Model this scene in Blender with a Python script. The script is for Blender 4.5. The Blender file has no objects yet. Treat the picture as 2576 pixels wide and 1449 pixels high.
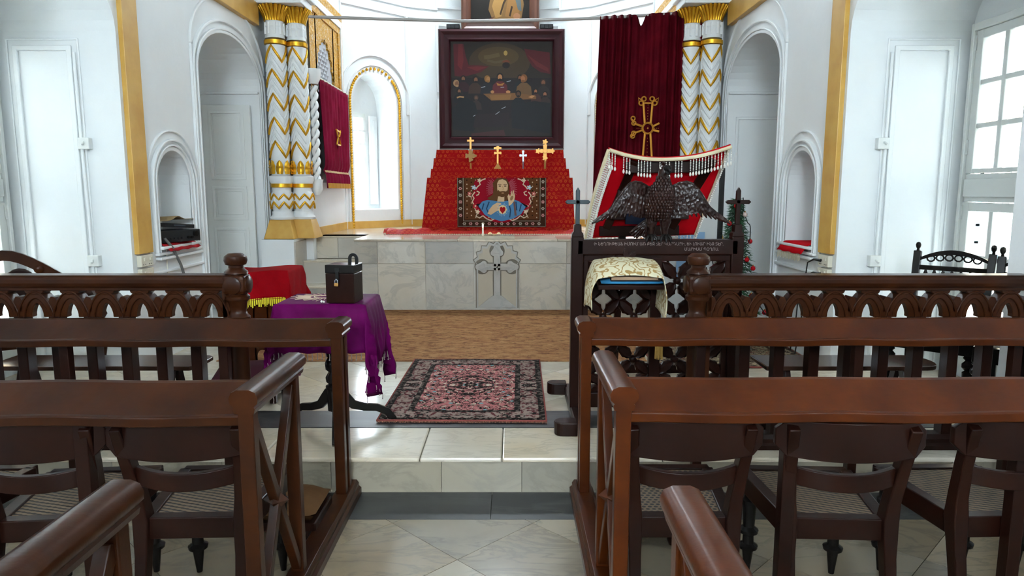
import bpy, bmesh, math, random
from mathutils import Vector, Matrix
random.seed(7)
scene = bpy.context.scene
C = scene.collection
PI = math.pi

# ---------------------------------------------------------------- camera, sky, exposure
FPX, CX, CY, EYE = 1760.0, 1288.0, 724.5, 1.5
PITCH = math.atan((724.5 - 480) / FPX)
cam_d = bpy.data.cameras.new('camera'); cam = bpy.data.objects.new('camera', cam_d); C.objects.link(cam)
cam_d.sensor_fit = 'HORIZONTAL'; cam_d.sensor_width = 36; cam_d.lens = 36 * FPX / 2576
cam_d.clip_start = 0.05
cam.location = (0, 0, EYE); cam.rotation_euler = (PI / 2 - PITCH, 0, 0)
scene.camera = cam
world = bpy.data.worlds.new('sky'); scene.world = world; world.use_nodes = True
bg = world.node_tree.nodes['Background']
bg.inputs[0].default_value = (0.82, 0.94, 1.04, 1); bg.inputs[1].default_value = 20.0
vs = scene.view_settings
vs.view_transform = 'Standard'; vs.look = 'None'; vs.gamma = 1.0; vs.exposure = 1.85
vs.use_curve_mapping = False
scene.cycles.use_denoising = True
scene.cycles.max_bounces = 8; scene.cycles.diffuse_bounces = 4; scene.cycles.glossy_bounces = 3
scene.cycles.adaptive_threshold = 0.08
scene.cycles.transparent_max_bounces = 8; scene.cycles.sample_clamp_indirect = 8

def at(u, v, X=None, Y=None, z=None):
    a = (u - CX) / FPX; b = (CY - v) / FPX
    c, s = math.cos(PITCH), math.sin(PITCH)
    d = (a, c + b * s, -s + b * c)
    t = X / d[0] if X is not None else Y / d[1] if Y is not None else (z - EYE) / d[2]
    return Vector((d[0] * t, d[1] * t, EYE + d[2] * t))

def portal(loc, rot, sx, sy):
    l = bpy.data.lights.new('window_daylight', 'AREA'); l.shape = 'RECTANGLE'; l.size = sx; l.size_y = sy
    l.cycles.is_portal = True
    o = bpy.data.objects.new('window_daylight', l); C.objects.link(o); o.location = loc; o.rotation_euler = rot
    return o

# ---------------------------------------------------------------- mesh helpers
class MB:
    def __init__(s): s.v = []; s.f = []; s.m = []
    def add(s, vs, fs, mi=0):
        n = len(s.v); s.v += [tuple(p) for p in vs]
        s.f += [tuple(n + i for i in f) for f in fs]; s.m += [mi] * len(fs)
        return s
    def box(s, x0, x1, y0, y1, z0, z1, mi=0):
        v = [(x, y, z) for z in (z0, z1) for y in (y0, y1) for x in (x0, x1)]
        return s.add(v, [(0, 2, 3, 1), (4, 5, 7, 6), (0, 1, 5, 4), (2, 6, 7, 3), (0, 4, 6, 2), (1, 3, 7, 5)], mi)
    def prism(s, poly, d0, d1, axis='y', mi=0):
        def M(a, b, d): return {'y': (a, d, b), 'x': (d, a, b), 'z': (a, b, d)}[axis]
        n = len(poly)
        v = [M(a, b, d0) for a, b in poly] + [M(a, b, d1) for a, b in poly]
        f = [tuple(range(n)), tuple(range(2 * n - 1, n - 1, -1))] + [(i, (i + 1) % n, n + (i + 1) % n, n + i) for i in range(n)]
        return s.add(v, f, mi)
    def band(s, pa, pb, d0, d1, axis='y', closed=False, mi=0):
        def M(a, b, d): return {'y': (a, d, b), 'x': (d, a, b), 'z': (a, b, d)}[axis]
        n = len(pa); v = []
        for i in range(n): v += [M(*pa[i], d0), M(*pb[i], d0), M(*pb[i], d1), M(*pa[i], d1)]
        f = []
        for i in range(n if closed else n - 1):
            a = 4 * i; b = 4 * ((i + 1) % n)
            f += [(a + k, a + (k + 1) % 4, b + (k + 1) % 4, b + k) for k in range(4)]
        if not closed: f += [(0, 1, 2, 3), (4 * n - 1, 4 * n - 2, 4 * n - 3, 4 * n - 4)]
        return s.add(v, f, mi)
    def lathe(s, prof, seg=16, c=(0, 0), mi=0, rot=None, sx=1, sy=1):
        v = []
        for r, z in prof:
            for k in range(seg):
                a = 2 * PI * k / seg; v.append((c[0] + r * sx * math.cos(a), c[1] + r * sy * math.sin(a), z))
        n = len(prof)
        f = [(i * seg + k, i * seg + (k + 1) % seg, (i + 1) * seg + (k + 1) % seg, (i + 1) * seg + k) for i in range(n - 1) for k in range(seg)]
        f += [tuple(range(seg - 1, -1, -1)), tuple((n - 1) * seg + k for k in range(seg))]
        if rot is not None: v = [rot @ Vector(p) for p in v]
        return s.add(v, f, mi)
    def tube(s, pts, r, seg=8, closed=False, mi=0, cap=True):
        pts = [Vector(p) for p in pts]; n = len(pts)
        rs = r if isinstance(r, (list, tuple)) else [r] * n
        v = []; up = None
        for i in range(n):
            a = pts[(i - 1) % n] if closed or i else pts[0]; b = pts[(i + 1) % n] if closed or i < n - 1 else pts[-1]
            t = (b - a); t = t.normalized() if t.length > 1e-9 else Vector((0, 0, 1))
            if up is None: up = Vector((0, 0, 1)) if abs(t.z) < .9 else Vector((1, 0, 0))
            x = t.cross(up); x = x.normalized() if x.length > 1e-6 else t.orthogonal().normalized()
            up = x.cross(t).normalized()
            for k in range(seg):
                q = 2 * PI * k / seg; v.append(pts[i] + x * (rs[i] * math.cos(q)) + up * (rs[i] * math.sin(q)))
        f = [(i * seg + k, i * seg + (k + 1) % seg, ((i + 1) % n) * seg + (k + 1) % seg, ((i + 1) % n) * seg + k)
             for i in range(n if closed else n - 1) for k in range(seg)]
        if not closed and cap: f += [tuple(range(seg - 1, -1, -1)), tuple((n - 1) * seg + k for k in range(seg))]
        return s.add(v, f, mi)
    def sweep(s, pts, prof, side=Vector((1, 0, 0)), mi=0, scale=None):
        # profile (a along side, b along side x tangent) carried along pts
        pts = [Vector(p) for p in pts]; n = len(pts); m = len(prof); v = []
        for i in range(n):
            t = (pts[min(i + 1, n - 1)] - pts[max(i - 1, 0)]).normalized()
            sd = (side - t * side.dot(t)).normalized(); nn = sd.cross(t)
            k = scale[i] if scale else 1
            for a, b in prof: v.append(pts[i] + sd * a * k + nn * b * k)
        f = [(i * m + k, i * m + (k + 1) % m, (i + 1) * m + (k + 1) % m, (i + 1) * m + k) for i in range(n - 1) for k in range(m)]
        f += [tuple(range(m - 1, -1, -1)), tuple((n - 1) * m + k for k in range(m))]
        return s.add(v, f, mi)
    def bar(s, p0, p1, w, d, side=Vector((1, 0, 0)), mi=0):
        return s.sweep([p0, p1], [(-w / 2, -d / 2), (w / 2, -d / 2), (w / 2, d / 2), (-w / 2, d / 2)], side, mi)
    def grid(s, fn, nu, nv, mi=0, closed=False):
        v = [fn(i / nu, j / nv) for j in range(nv + 1) for i in range(nu + 1)]
        f = [(j * (nu + 1) + i, j * (nu + 1) + i + 1, (j + 1) * (nu + 1) + i + 1, (j + 1) * (nu + 1) + i) for j in range(nv) for i in range(nu)]
        return s.add(v, f, mi)
    def ball(s, c, r, seg=10, rings=6, sc=(1, 1, 1), mi=0):
        pr = [(max(r * math.sin(PI * k / rings), 1e-4), -r * math.cos(PI * k / rings)) for k in range(rings + 1)]
        n = len(s.v); s.lathe(pr, seg, mi=mi)
        s.v[n:] = [(c[0] + p[0] * sc[0], c[1] + p[1] * sc[1], c[2] + p[2] * sc[2]) for p in s.v[n:]]
        return s
    def xf(s, M): s.v = [tuple(M @ Vector(p)) for p in s.v]; return s

def mesh_of(name, mb, mats, smooth=None):
    me = bpy.data.meshes.new(name); me.from_pydata(mb.v, [], mb.f)
    mats = mats if isinstance(mats, (list, tuple)) else [mats]
    for m in mats: me.materials.append(m)
    if len(mats) > 1:
        for p, i in zip(me.polygons, mb.m): p.material_index = i
    bm = bmesh.new(); bm.from_mesh(me); bmesh.ops.recalc_face_normals(bm, faces=bm.faces); bm.to_mesh(me); bm.free()
    if smooth is not None:
        for p in me.polygons: p.use_smooth = True
        me.set_sharp_from_angle(angle=math.radians(smooth))
    me.update(); return me

def obj(name, mb, mat, parent=None, bevel=0, smooth=None, solid=0, world=False, subsurf=0):
    me = mb if isinstance(mb, bpy.types.Mesh) else mesh_of(name, mb, mat, smooth)
    o = bpy.data.objects.new(name, me); C.objects.link(o)
    if parent is not None:
        o.parent = parent
        if world:
            off = Vector((0, 0, 0)); q = parent
            while q is not None: off += q.location; q = q.parent
            o.location = -off
    if solid:
        m = o.modifiers.new('thickness', 'SOLIDIFY'); m.thickness = solid; m.offset = 0
    if bevel:
        m = o.modifiers.new('bevel', 'BEVEL'); m.width = bevel; m.segments = 2; m.limit_method = 'ANGLE'; m.angle_limit = math.radians(40)
    if subsurf:
        m = o.modifiers.new('subsurf', 'SUBSURF'); m.levels = subsurf; m.render_levels = subsurf
    return o

def tag(o, label, cat, group=None):
    o['label'] = label; o['category'] = cat
    if group: o['group'] = group
    return o
def thing(name, label, cat, loc=(0, 0, 0), rz=0, group=None):
    o = bpy.data.objects.new(name, None); C.objects.link(o); o.location = loc; o.rotation_euler = (0, 0, rz)
    o.empty_display_size = .1
    return tag(o, label, cat, group)
def struct(name, mb=None, mat=None, **k):
    if mb is None:
        o = bpy.data.objects.new(name, None); C.objects.link(o); o.empty_display_size = .1
    else: o = obj(name, mb, mat, **k)
    o['kind'] = 'structure'; return o
def dup(root, loc, rz, label):
    r = root.copy(); C.objects.link(r); r.location = loc; r.rotation_euler = (0, 0, rz); r['label'] = label
    for ch in root.children:
        c = ch.copy(); C.objects.link(c); c.parent = r
        for g in ch.children:
            d = g.copy(); C.objects.link(d); d.parent = c
    return r
def part(name, mesh, parent, loc=(0, 0, 0), rot=(0, 0, 0), sc=(1, 1, 1)):
    o = bpy.data.objects.new(name, mesh); C.objects.link(o); o.parent = parent
    o.location = loc; o.rotation_euler = rot; o.scale = sc; return o

# ---------------------------------------------------------------- materials
def lin(h):
    h = h.lstrip('#'); r = []
    for i in (0, 2, 4):
        c = int(h[i:i + 2], 16) / 255; r.append(c / 12.92 if c <= .04045 else ((c + .055) / 1.055) ** 2.4)
    return (*r, 1)
class NT:
    def __init__(s, name, rough=.5, metal=0, color='#808080', spec=None, coat=0, sheen=0):
        s.mat = bpy.data.materials.new(name); s.mat.use_nodes = True; s.t = s.mat.node_tree
        s.b = s.t.nodes['Principled BSDF']; s.b.inputs['Base Color'].default_value = lin(color)
        s.b.inputs['Roughness'].default_value = rough; s.b.inputs['Metallic'].default_value = metal
        if spec is not None: s.b.inputs['Specular IOR Level'].default_value = spec
        if coat: s.b.inputs['Coat Weight'].default_value = coat; s.b.inputs['Coat Roughness'].default_value = .12
        if sheen: s.b.inputs['Sheen Weight'].default_value = 0.0; s.b.inputs['Sheen Tint'].default_value = lin(color) if color != '#808080' else (1, 1, 1, 1); s.b.inputs['Sheen Roughness'].default_value = .4
        s.co = None
    def n(s, typ, *ins, **attr):
        nd = s.t.nodes.new(typ)
        for k, v in attr.items(): setattr(nd, k, v)
        for i, v in enumerate(ins):
            if v is None: continue
            s.set(nd.inputs[i], v)
        return nd
    def set(s, sock, v):
        if isinstance(v, bpy.types.NodeSocket): s.t.links.new(v, sock)
        elif isinstance(v, bpy.types.Node): s.t.links.new(v.outputs[0], sock)
        else:
            if hasattr(sock.default_value, '__len__') and not hasattr(v, '__len__'): v = [v] * len(sock.default_value)
            sock.default_value = v
    def coords(s, scale=(1, 1, 1)):
        tc = s.t.nodes.new('ShaderNodeTexCoord'); m = s.n('ShaderNodeMapping', tc.outputs['Object']); m.inputs['Scale'].default_value = scale
        return m.outputs[0]
    def xyz(s):
        tc = s.t.nodes.new('ShaderNodeTexCoord'); x = s.n('ShaderNodeSeparateXYZ', tc.outputs['Object']); return x.outputs
    def math(s, op, a, b=None, c=None, clamp=False):
        nd = s.n('ShaderNodeMath', a, b, c, operation=op); nd.use_clamp = clamp; return nd.outputs[0]
    def noise(s, vec, scale, detail=4, rough=.5, dist=0):
        nd = s.t.nodes.new('ShaderNodeTexNoise'); s.set(nd.inputs['Vector'], vec); nd.inputs['Scale'].default_value = scale
        nd.inputs['Detail'].default_value = detail; nd.inputs['Roughness'].default_value = rough; nd.inputs['Distortion'].default_value = dist
        return nd.outputs['Fac']
    def vor(s, vec, scale, feature='F1', out=0, rand=1):
        nd = s.t.nodes.new('ShaderNodeTexVoronoi'); nd.feature = feature; s.set(nd.inputs['Vector'], vec)
        nd.inputs['Scale'].default_value = scale; nd.inputs['Randomness'].default_value = rand; return nd.outputs[out]
    def ramp(s, fac, stops, interp='LINEAR'):
        nd = s.t.nodes.new('ShaderNodeValToRGB'); s.set(nd.inputs[0], fac); cr = nd.color_ramp; cr.interpolation = interp
        while len(cr.elements) < len(stops): cr.elements.new(.5)
        for e, (p, col) in zip(cr.elements, stops): e.position = p; e.color = lin(col) if isinstance(col, str) else (*[col] * 3, 1)
        return nd.outputs[0]
    def mix(s, fac, a, b, mode='MIX'):
        nd = s.t.nodes.new('ShaderNodeMix'); nd.data_type = 'RGBA'; nd.blend_type = mode
        s.set(nd.inputs[0], fac); s.set(nd.inputs[6], lin(a) if isinstance(a, str) else a); s.set(nd.inputs[7], lin(b) if isinstance(b, str) else b)
        return nd.outputs[2]
    def color(s, c): s.set(s.b.inputs['Base Color'], c); return s
    def bump(s, h, strength=.3, dist=.01):
        nd = s.t.nodes.new('ShaderNodeBump'); nd.inputs['Strength'].default_value = strength; nd.inputs['Distance'].default_value = dist
        s.set(nd.inputs['Height'], h); s.t.links.new(nd.outputs[0], s.b.inputs['Normal']); return s
_cm = {}
def col(h, rough=.7, metal=0):
    k = (h, rough, metal)
    if k not in _cm: _cm[k] = NT('paint_' + h.strip('#'), rough, metal, h, spec=.15).mat
    return _cm[k]

def m_wood(name, dark, mid, light, rough=.28):
    t = NT(name, rough, spec=.18); v = t.coords((5, 5, 5))
    g = t.noise(v, .8, 4, .55, .25); fine = t.noise(t.coords((9, 26, 26)), 3, 3, .6)
    c = t.ramp(g, [(.32, mid), (.72, light)])
    t.color(t.mix(t.math('MULTIPLY', fine, .3), c, dark))
    t.bump(fine, .08, .004); return t.mat
WOOD = m_wood('mahogany', '#150904', '#2a1308', '#411f0b')
WOODR = m_wood('red_mahogany', '#1d0a04', '#3b1807', '#57270a')
WOODD = m_wood('dark_rosewood', '#0f0504', '#1b0a06', '#2a120a', .3)
BLACKW = m_wood('ebony', '#0d0b0b', '#171413', '#24201d', .25)
def m_white(name, base, rough=.42, bumpy=.25):
    t = NT(name, rough); v = t.coords()
    n = t.noise(v, 2.2, 4); t.color(t.mix(t.ramp(t.noise(v, .9, 5, .6), [(.35, 0.0), (.75, .35)]), base, '#d8d8d2'))
    t.bump(t.math('ADD', n, t.math('MULTIPLY', t.noise(v, 18, 3), .25)), bumpy, .03); return t.mat
WHITE = m_white('white_distemper', '#e9edee')
DOORW = m_white('white_door_paint', '#dfe2df', .35, .1)
YELL = NT('yellow_ochre_paint', .4, color='#cfa04a'); YELL.color(YELL.ramp(YELL.noise(YELL.coords(), 6, 4), [(.3, '#c69540'), (.7, '#d6ab55')])); YELL = YELL.mat
GOLD = NT('gilding', .32, .75, '#d9a429').mat
t = NT('ornate_gilding', .45, .35); v = t.coords(); w = t.vor(v, 26, 'SMOOTH_F1'); nz = t.noise(v, 34, 3, .6, 1.5)
t.color(t.mix(t.ramp(nz, [(.36, 0.0), (.44, 1.0)]), '#e6dcc0', '#d29a22')); t.bump(t.math('ADD', nz, w), 1.0, .03); ORN = t.mat
def m_marble(name, base, vein, warm, rough=.25, vs=1.0, cool='#a4a8aa'):
    t = NT(name, rough); oi = t.t.nodes.new('ShaderNodeObjectInfo')
    tc = t.t.nodes.new('ShaderNodeTexCoord')
    off = t.n('ShaderNodeVectorMath', tc.outputs['Object'], operation='ADD')
    r3 = t.n('ShaderNodeCombineXYZ', t.math('MULTIPLY', oi.outputs['Random'], 37), t.math('MULTIPLY', oi.outputs['Random'], 91), 0)
    t.set(off.inputs[1], r3); v = off.outputs[0]
    rot = t.n('ShaderNodeMapping', v); rot.inputs['Rotation'].default_value = (.3, .5, .7); rot.inputs['Scale'].default_value = (1, 3.2, 1.6)
    n1 = t.noise(rot.outputs[0], 2.2 * vs, 8, .62, .9); n2 = t.noise(v, 1.7 * vs, 5)
    c = t.mix(t.ramp(n2, [(.35, 0.0), (.65, .8)]), base, warm)
    c = t.mix(t.ramp(n1, [(.46, 0.0), (.5, .42), (.54, .05), (.75, .0)]), c, vein)
    big = t.ramp(t.noise(rot.outputs[0], 1.1 * vs, 6, .6, .5), [(.52, 0.0), (.7, .6)])
    c = t.mix(t.math('MULTIPLY', big, t.math('MULTIPLY', oi.outputs['Random'], 1.3, clamp=True)), c, vein)
    dim = t.math('MULTIPLY_ADD', oi.outputs['Random'], -.28, 1.03)
    c = t.mix(t.math('FRACT', t.math('MULTIPLY', oi.outputs['Random'], 7.3)), c, t.mix(.5, c, cool))
    hs = t.n('ShaderNodeHueSaturation'); t.set(hs.inputs['Value'], dim); t.set(hs.inputs['Color'], c)
    t.color(hs.outputs[0]); t.bump(n1, .03, .004); return t.mat
MARB = m_marble('white_marble', '#d6d0c3', '#98958b', '#c9ba9e', .3, .8)
MARBR = m_marble('riser_marble', '#bab1a0', '#7c776b', '#ad9f83', .3, .8, '#a8a294')
MARBF = m_marble('floor_marble', '#a3967f', '#5f5a4e', '#a08865', .25, .8, '#857d6e')
MARBU = m_marble('chancel_marble', '#ded5c4', '#a39c8d', '#d2bf9f', .14, 1.0, '#cfc5b3')
MDARK = m_marble('black_marble', '#1f2021', '#5c5c58', '#26282a', .38, .6, '#2a2c2e')
t = NT('red_brocade', .7, spec=.12); X = t.xyz()
def dots(t, a, b, p, q, r0, wid):
    row = t.math('FLOOR', t.math('MULTIPLY', b, q))
    fa = t.math('SUBTRACT', t.math('FRACT', t.math('MULTIPLY_ADD', a, p, t.math('MULTIPLY', row, .5))), .5)
    fb = t.math('SUBTRACT', t.math('FRACT', t.math('MULTIPLY', b, q)), .5)
    ln = t.math('SQRT', t.math('ADD', t.math('MULTIPLY', fa, fa), t.math('MULTIPLY', fb, fb)))
    return t.math('LESS_THAN', t.math('ABSOLUTE', t.math('SUBTRACT', ln, r0)), wid)
ub = t.math('ADD', X[0], t.math('MULTIPLY', X[1], .3)); vb = t.math('ADD', X[2], t.math('MULTIPLY', X[1], .7))
pt = t.math('MULTIPLY', dots(t, ub, vb, 17, 19, .22, .11), t.ramp(t.noise(t.coords(), 5, 4, .7), [(.4, 0.0), (.55, .8)]))
zig = t.math('LESS_THAN', t.math('FRACT', t.math('ADD', t.math('MULTIPLY', vb, 9.5), t.math('PINGPONG', t.math('MULTIPLY', ub, 4), .18))), .13)
pt = t.math('MAXIMUM', pt, t.math('MULTIPLY', zig, .35))
t.color(t.mix(pt, '#98060c', '#b8481a')); t.bump(pt, .2, .004); BROC = t.mat
def m_cloth(name, c1, c2, rough=.75, sheen=.6, scale=60):
    t = NT(name, rough, sheen=sheen, spec=.05); v = t.coords(); t.color(t.ramp(t.noise(v, 4, 5, .6), [(.35, c1), (.7, c2)]))
    t.bump(t.noise(v, scale, 3), .25, .004); return t.mat
MAROON = m_cloth('maroon_velvet', '#45040f', '#5d0916')
MAROON2 = m_cloth('wine_velvet', '#6d0f26', '#85183a')
REDV = m_cloth('red_velvet', '#b50815', '#c80c1a', .8, .3)
PURP = m_cloth('purple_satin', '#4a0338', '#650650', .6, .2)
BROWNC = m_cloth('brown_cushion', '#5a3f28', '#6e4f33')
FRINGE = m_cloth('yellow_fringe', '#d8bd1e', '#efdc4a', .7, .2, 120)
BLUEC = m_cloth('blue_satin', '#2f78a8', '#4a97c4', .55)
t = NT('cream_brocade', .6, sheen=.2); v = t.coords()
w = t.t.nodes.new('ShaderNodeTexWave'); t.set(w.inputs['Vector'], v); w.inputs['Scale'].default_value = 6; w.inputs['Distortion'].default_value = 18; w.inputs['Detail'].default_value = 1.5; w.inputs['Detail Scale'].default_value = 2.2
t.color(t.mix(t.ramp(w.outputs[1], [(.74, 0.0), (.84, 1.0)]), '#d9cfae', '#a5824a')); CREAM = t.mat
t = NT('brown_carpet', .95, spec=.1); v = t.coords((1, 2.2, 1)); a = t.noise(v, 5, 8, .8); b = t.noise(v, 13, 6, .8)
c = t.ramp(a, [(.32, '#7a4a38'), (.5, '#a3764e'), (.7, '#b89062')])
t.color(t.mix(t.ramp(b, [(.5, 0.0), (.6, .8)]), c, '#5e3a2a')); t.bump(b, .4, .01); CARPET = t.mat
def m_rug(name, hw, hl, field, f2, border, b2, line):
    t = NT(name, .95, spec=.1); X = t.xyz(); v = t.coords()
    dx = t.math('SUBTRACT', hw, t.math('ABSOLUTE', X[0])); dy = t.math('SUBTRACT', hl, t.math('ABSOLUTE', X[1]))
    d = t.math('MINIMUM', dx, dy)
    ax = t.n('ShaderNodeCombineXYZ', t.math('ABSOLUTE', X[0]), t.math('ABSOLUTE', X[1]), 0).outputs[0]
    ax = t.n('ShaderNodeMapping', ax); ax.inputs['Location'].default_value = (.11, .07, 0); ax = ax.outputs[0]
    n1 = t.noise(ax, 17, 3, .6, 1.4); n2 = t.noise(ax, 30, 3, .6, .8); vo = t.vor(ax, 13)
    fld = t.mix(t.ramp(n1, [(.47, 0.0), (.49, 1.0), (.56, 1.0), (.58, 0.0)], 'LINEAR'), field, line)
    fld = t.mix(t.ramp(n2, [(.58, 0.0), (.62, 1.0)]), fld, f2)
    fld = t.mix(t.ramp(vo, [(.16, 1.0), (.2, 0.0)]), fld, '#6d9a9c')
    rr = t.math('ADD', t.math('POWER', t.math('DIVIDE', X[0], .16), 2.0), t.math('POWER', t.math('DIVIDE', X[1], .24), 2.0))
    fld = t.mix(t.math('MULTIPLY', t.math('LESS_THAN', rr, 1.0), t.ramp(n2, [(.45, 1.0), (.52, 0.0)])), fld, line)
    brd = t.mix(t.ramp(n2, [(.44, 1.0), (.5, 0.0)]), border, b2)
    brd = t.mix(t.ramp(n1, [(.55, 0.0), (.58, 1.0)]), brd, line)
    dn = t.math('MULTIPLY', d, 2.0)
    k = t.ramp(dn, [(0, 1.0), (.018, 0.0), (.07, .5), (.23, .0), (.31, .75)], 'CONSTANT')
    # edge pink / black guard / floral border / black guard / field
    c = t.mix(t.math('GREATER_THAN', d, .155), brd, t.mix(t.ramp(n2, [(.5, 0.0), (.6, .5)]), line, border))
    c = t.mix(t.math('GREATER_THAN', d, .19), c, fld)
    c = t.mix(t.math('LESS_THAN', d, .045), c, t.mix(t.ramp(n2, [(.5, 0.0), (.6, .5)]), line, border))
    c = t.mix(t.math('LESS_THAN', d, .009), c, '#8c4a45')
    t.color(c); t.bump(t.noise(v, 160, 2), .4, .004); return t.mat
def m_cane(name, hexa=False):
    t = NT(name, .6); X = t.xyz()
    if hexa:
        dots_ = t.vor(t.coords((1, 1, 1)), 62, rand=.0)
        row = t.math('FLOOR', t.math('MULTIPLY', X[1], 55))
        fa = t.math('SUBTRACT', t.math('FRACT', t.math('MULTIPLY_ADD', X[0], 48, t.math('MULTIPLY', row, .5))), .5)
        fb = t.math('SUBTRACT', t.math('FRACT', t.math('MULTIPLY', X[1], 55)), .5)
        ln = t.math('SQRT', t.math('ADD', t.math('MULTIPLY', fa, fa), t.math('MULTIPLY', fb, fb)))
        k = t.ramp(ln, [(.3, 0.0), (.36, 1.0)])
    else:
        d1 = t.math('ADD', X[0], X[1]); d2 = t.math('SUBTRACT', X[0], X[1])
        wob = t.math('MULTIPLY', t.noise(t.coords(), 18, 2), .012)
        s1 = t.math('PINGPONG', t.math('MULTIPLY', t.math('ADD', X[0], wob), 95), 1.0)
        s2 = t.math('PINGPONG', t.math('MULTIPLY', t.math('ADD', t.math('MULTIPLY_ADD', d1, .6, X[1]), wob), 62), 1.0)
        k = t.ramp(t.math('MULTIPLY', t.math('MULTIPLY_ADD', s1, .45, .55), s2), [(.16, 0.0), (.42, 1.0)])
    t.color(t.mix(k, '#171210', '#6f5b45')); t.bump(k, .5, .004); return t.mat
CANE = m_cane('woven_cane'); CANEH = m_cane('open_cane', True)
GLASS = bpy.data.materials.new('window_glass'); GLASS.use_nodes = True; gt = GLASS.node_tree
for n_ in list(gt.nodes): gt.nodes.remove(n_)
go = gt.nodes.new('ShaderNodeOutputMaterial'); gm = gt.nodes.new('ShaderNodeMixShader'); g1 = gt.nodes.new('ShaderNodeBsdfTransparent'); g2 = gt.nodes.new('ShaderNodeBsdfGlossy')
g2.inputs['Roughness'].default_value = .03; gm.inputs[0].default_value = .06
gt.links.new(g1.outputs[0], gm.inputs[1]); gt.links.new(g2.outputs[0], gm.inputs[2]); gt.links.new(gm.outputs[0], go.inputs[0])
BRASS = NT('old_brass', .4, .8, '#b98a4c').mat
BRONZE = NT('dark_bronze', .45, .7, '#7d5c33').mat
STEEL = NT('grey_steel', .35, .8, '#8f929a').mat
CRYST = NT('crystal_bead', .12, 0, '#ded9cf').mat
BRAID = m_cloth('cream_braid', '#cdbd98', '#e0d3b4', .8, .2, 150)
PLAST = NT('black_plastic', .4, 0, '#17191c').mat
IVORY = NT('ivory_plastic', .45, 0, '#d8d3c0').mat
IRON = NT('black_iron', .45, .6, '#191817').mat

def text_mesh(body, size):
    cu = bpy.data.curves.new('inscription', 'FONT'); cu.body = body; cu.size = size; cu.extrude = .0006
    o = bpy.data.objects.new('inscription', cu); C.objects.link(o); dg = bpy.context.evaluated_depsgraph_get()
    me = bpy.data.meshes.new_from_object(o.evaluated_get(dg)); bpy.data.objects.remove(o); bpy.data.curves.remove(cu); return me
TXT = [('\u00b7\u053b \u0546\u0535\u0542\u0548\u0552\u0539\u0535\u0531\u0546 \u053b\u0544\u0548\u0552\u0544 \u0531\u054c \u0554\u0535\u0536 \u054f\u0537\u0550 \u053f\u0531\u0550\u0534\u0531\u0551\u053b, \u0535\u0552 \u053c\u0548\u0552\u0531\u0550 \u053b\u0546\u0541 \u054f\u0537\u0550.', .465, 1.205, 1.192), ('\u0544\u0531\u0550\u053b\u0531\u0544 \u054a\u0555\u0542\u0548\u054d.', .985, 1.18, 1.162)]
TXT = [(text_mesh(b_, .03), x0_, x1_, z_) for b_, x0_, x1_, z_ in TXT]

# ================================================================ SETTING
AX = -0.2
def SX(sg, off): return AX + sg * off
ZC, ZD = 0.185, 0.973          # chancel floor, dais floor
TOP = 5.2

def clip(poly, x0, x1, y0, y1):
    for ax, lim, keep in ((0, x0, 1), (0, x1, -1), (1, y0, 1), (1, y1, -1)):
        out = []
        for i, p in enumerate(poly):
            q = poly[(i + 1) % len(poly)]
            ip = (p[ax] - lim) * keep >= 0; iq = (q[ax] - lim) * keep >= 0
            if ip: out.append(p)
            if ip != iq:
                k = (lim - p[ax]) / (q[ax] - p[ax]); out.append((p[0] + (q[0] - p[0]) * k, p[1] + (q[1] - p[1]) * k))
        poly = out
        if not poly: return []
    return poly
def slab(name, parent, x0, x1, y0, y1, z0, z1, mat, gap=.0015, bevel=0):
    c = ((x0 + x1) / 2, (y0 + y1) / 2, (z0 + z1) / 2)
    mb = MB().box(x0 + gap - c[0], x1 - gap - c[0], y0 + gap * (y1 - y0 > .05) - c[1], y1 - gap * (y1 - y0 > .05) - c[1], z0 + gap * (z1 - z0 > .05) - c[2], z1 - gap * (z1 - z0 > .05) - c[2])
    o = obj(name, mb, mat, parent, bevel=bevel); o.location = c; return o
def diamonds(parent, mat, vx, vy, h, x0, x1, y0, y1, z):
    i0 = int((x0 - vx) / h) - 2; j0 = int((y0 - vy) / h) - 2
    for i in range(i0, int((x1 - vx) / h) + 3):
        for j in range(j0, int((y1 - vy) / h) + 3):
            if (i + j) % 2 == 0: continue
            cx, cy = vx + i * h, vy + j * h; g = h - .0018
            p = clip([(cx - g, cy), (cx, cy - g), (cx + g, cy), (cx, cy + g)], x0, x1, y0, y1)
            if len(p) < 3: continue
            ar = abs(sum(p[k][0] * p[(k + 1) % len(p)][1] - p[(k + 1) % len(p)][0] * p[k][1] for k in range(len(p)))) / 2
            if ar < .0002: continue
            o = obj('tile', MB().prism([(a - cx, b - cy) for a, b in p], -.018, 0, 'z'), mat, parent); o.location = (cx, cy, z)

XL, XR = -3.0, 2.6             # nave side walls
floor = struct('floor', MB().box(XL - .02, XR + .02, -4, 3.34, -.12, -.012), col('#4a463e'))
diamonds(floor, MARBF, -.225, 2.691, .32, XL, XR, .7, 3.045, 0)
slab('slab', floor, XL, XR, -4, .7, -.015, 0, MARBF)
xs = [XL, -2.2, -1.3, -.1, .75, 1.7, XR]
for a, b in zip(xs, xs[1:]): slab('border_slab', floor, a, b, 3.045, 3.34, -.016, 0, MDARK)
step = struct('floor_chancel', MB().box(-3.7, 3.3, 3.36, 7.7, -.1, ZC - .014), col('#5a564c'))
xs = [XL, -2.5, -1.93, -1.38, -.38, .05 - .0, .52, 1.08, 1.66, 2.2, XR]
xs = [XL, -2.55, -2.0, -1.45, -.906, -.354, .049, .6, 1.15, 1.7, 2.2, XR]
for a, b in zip(xs, xs[1:]): slab('riser_slab', step, a, b, 3.342, 3.362, 0, ZC - .022, MARBR)
xs = [XL, -2.1, -1.25, -.46, -.05, .75, 1.6, XR]
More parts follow.
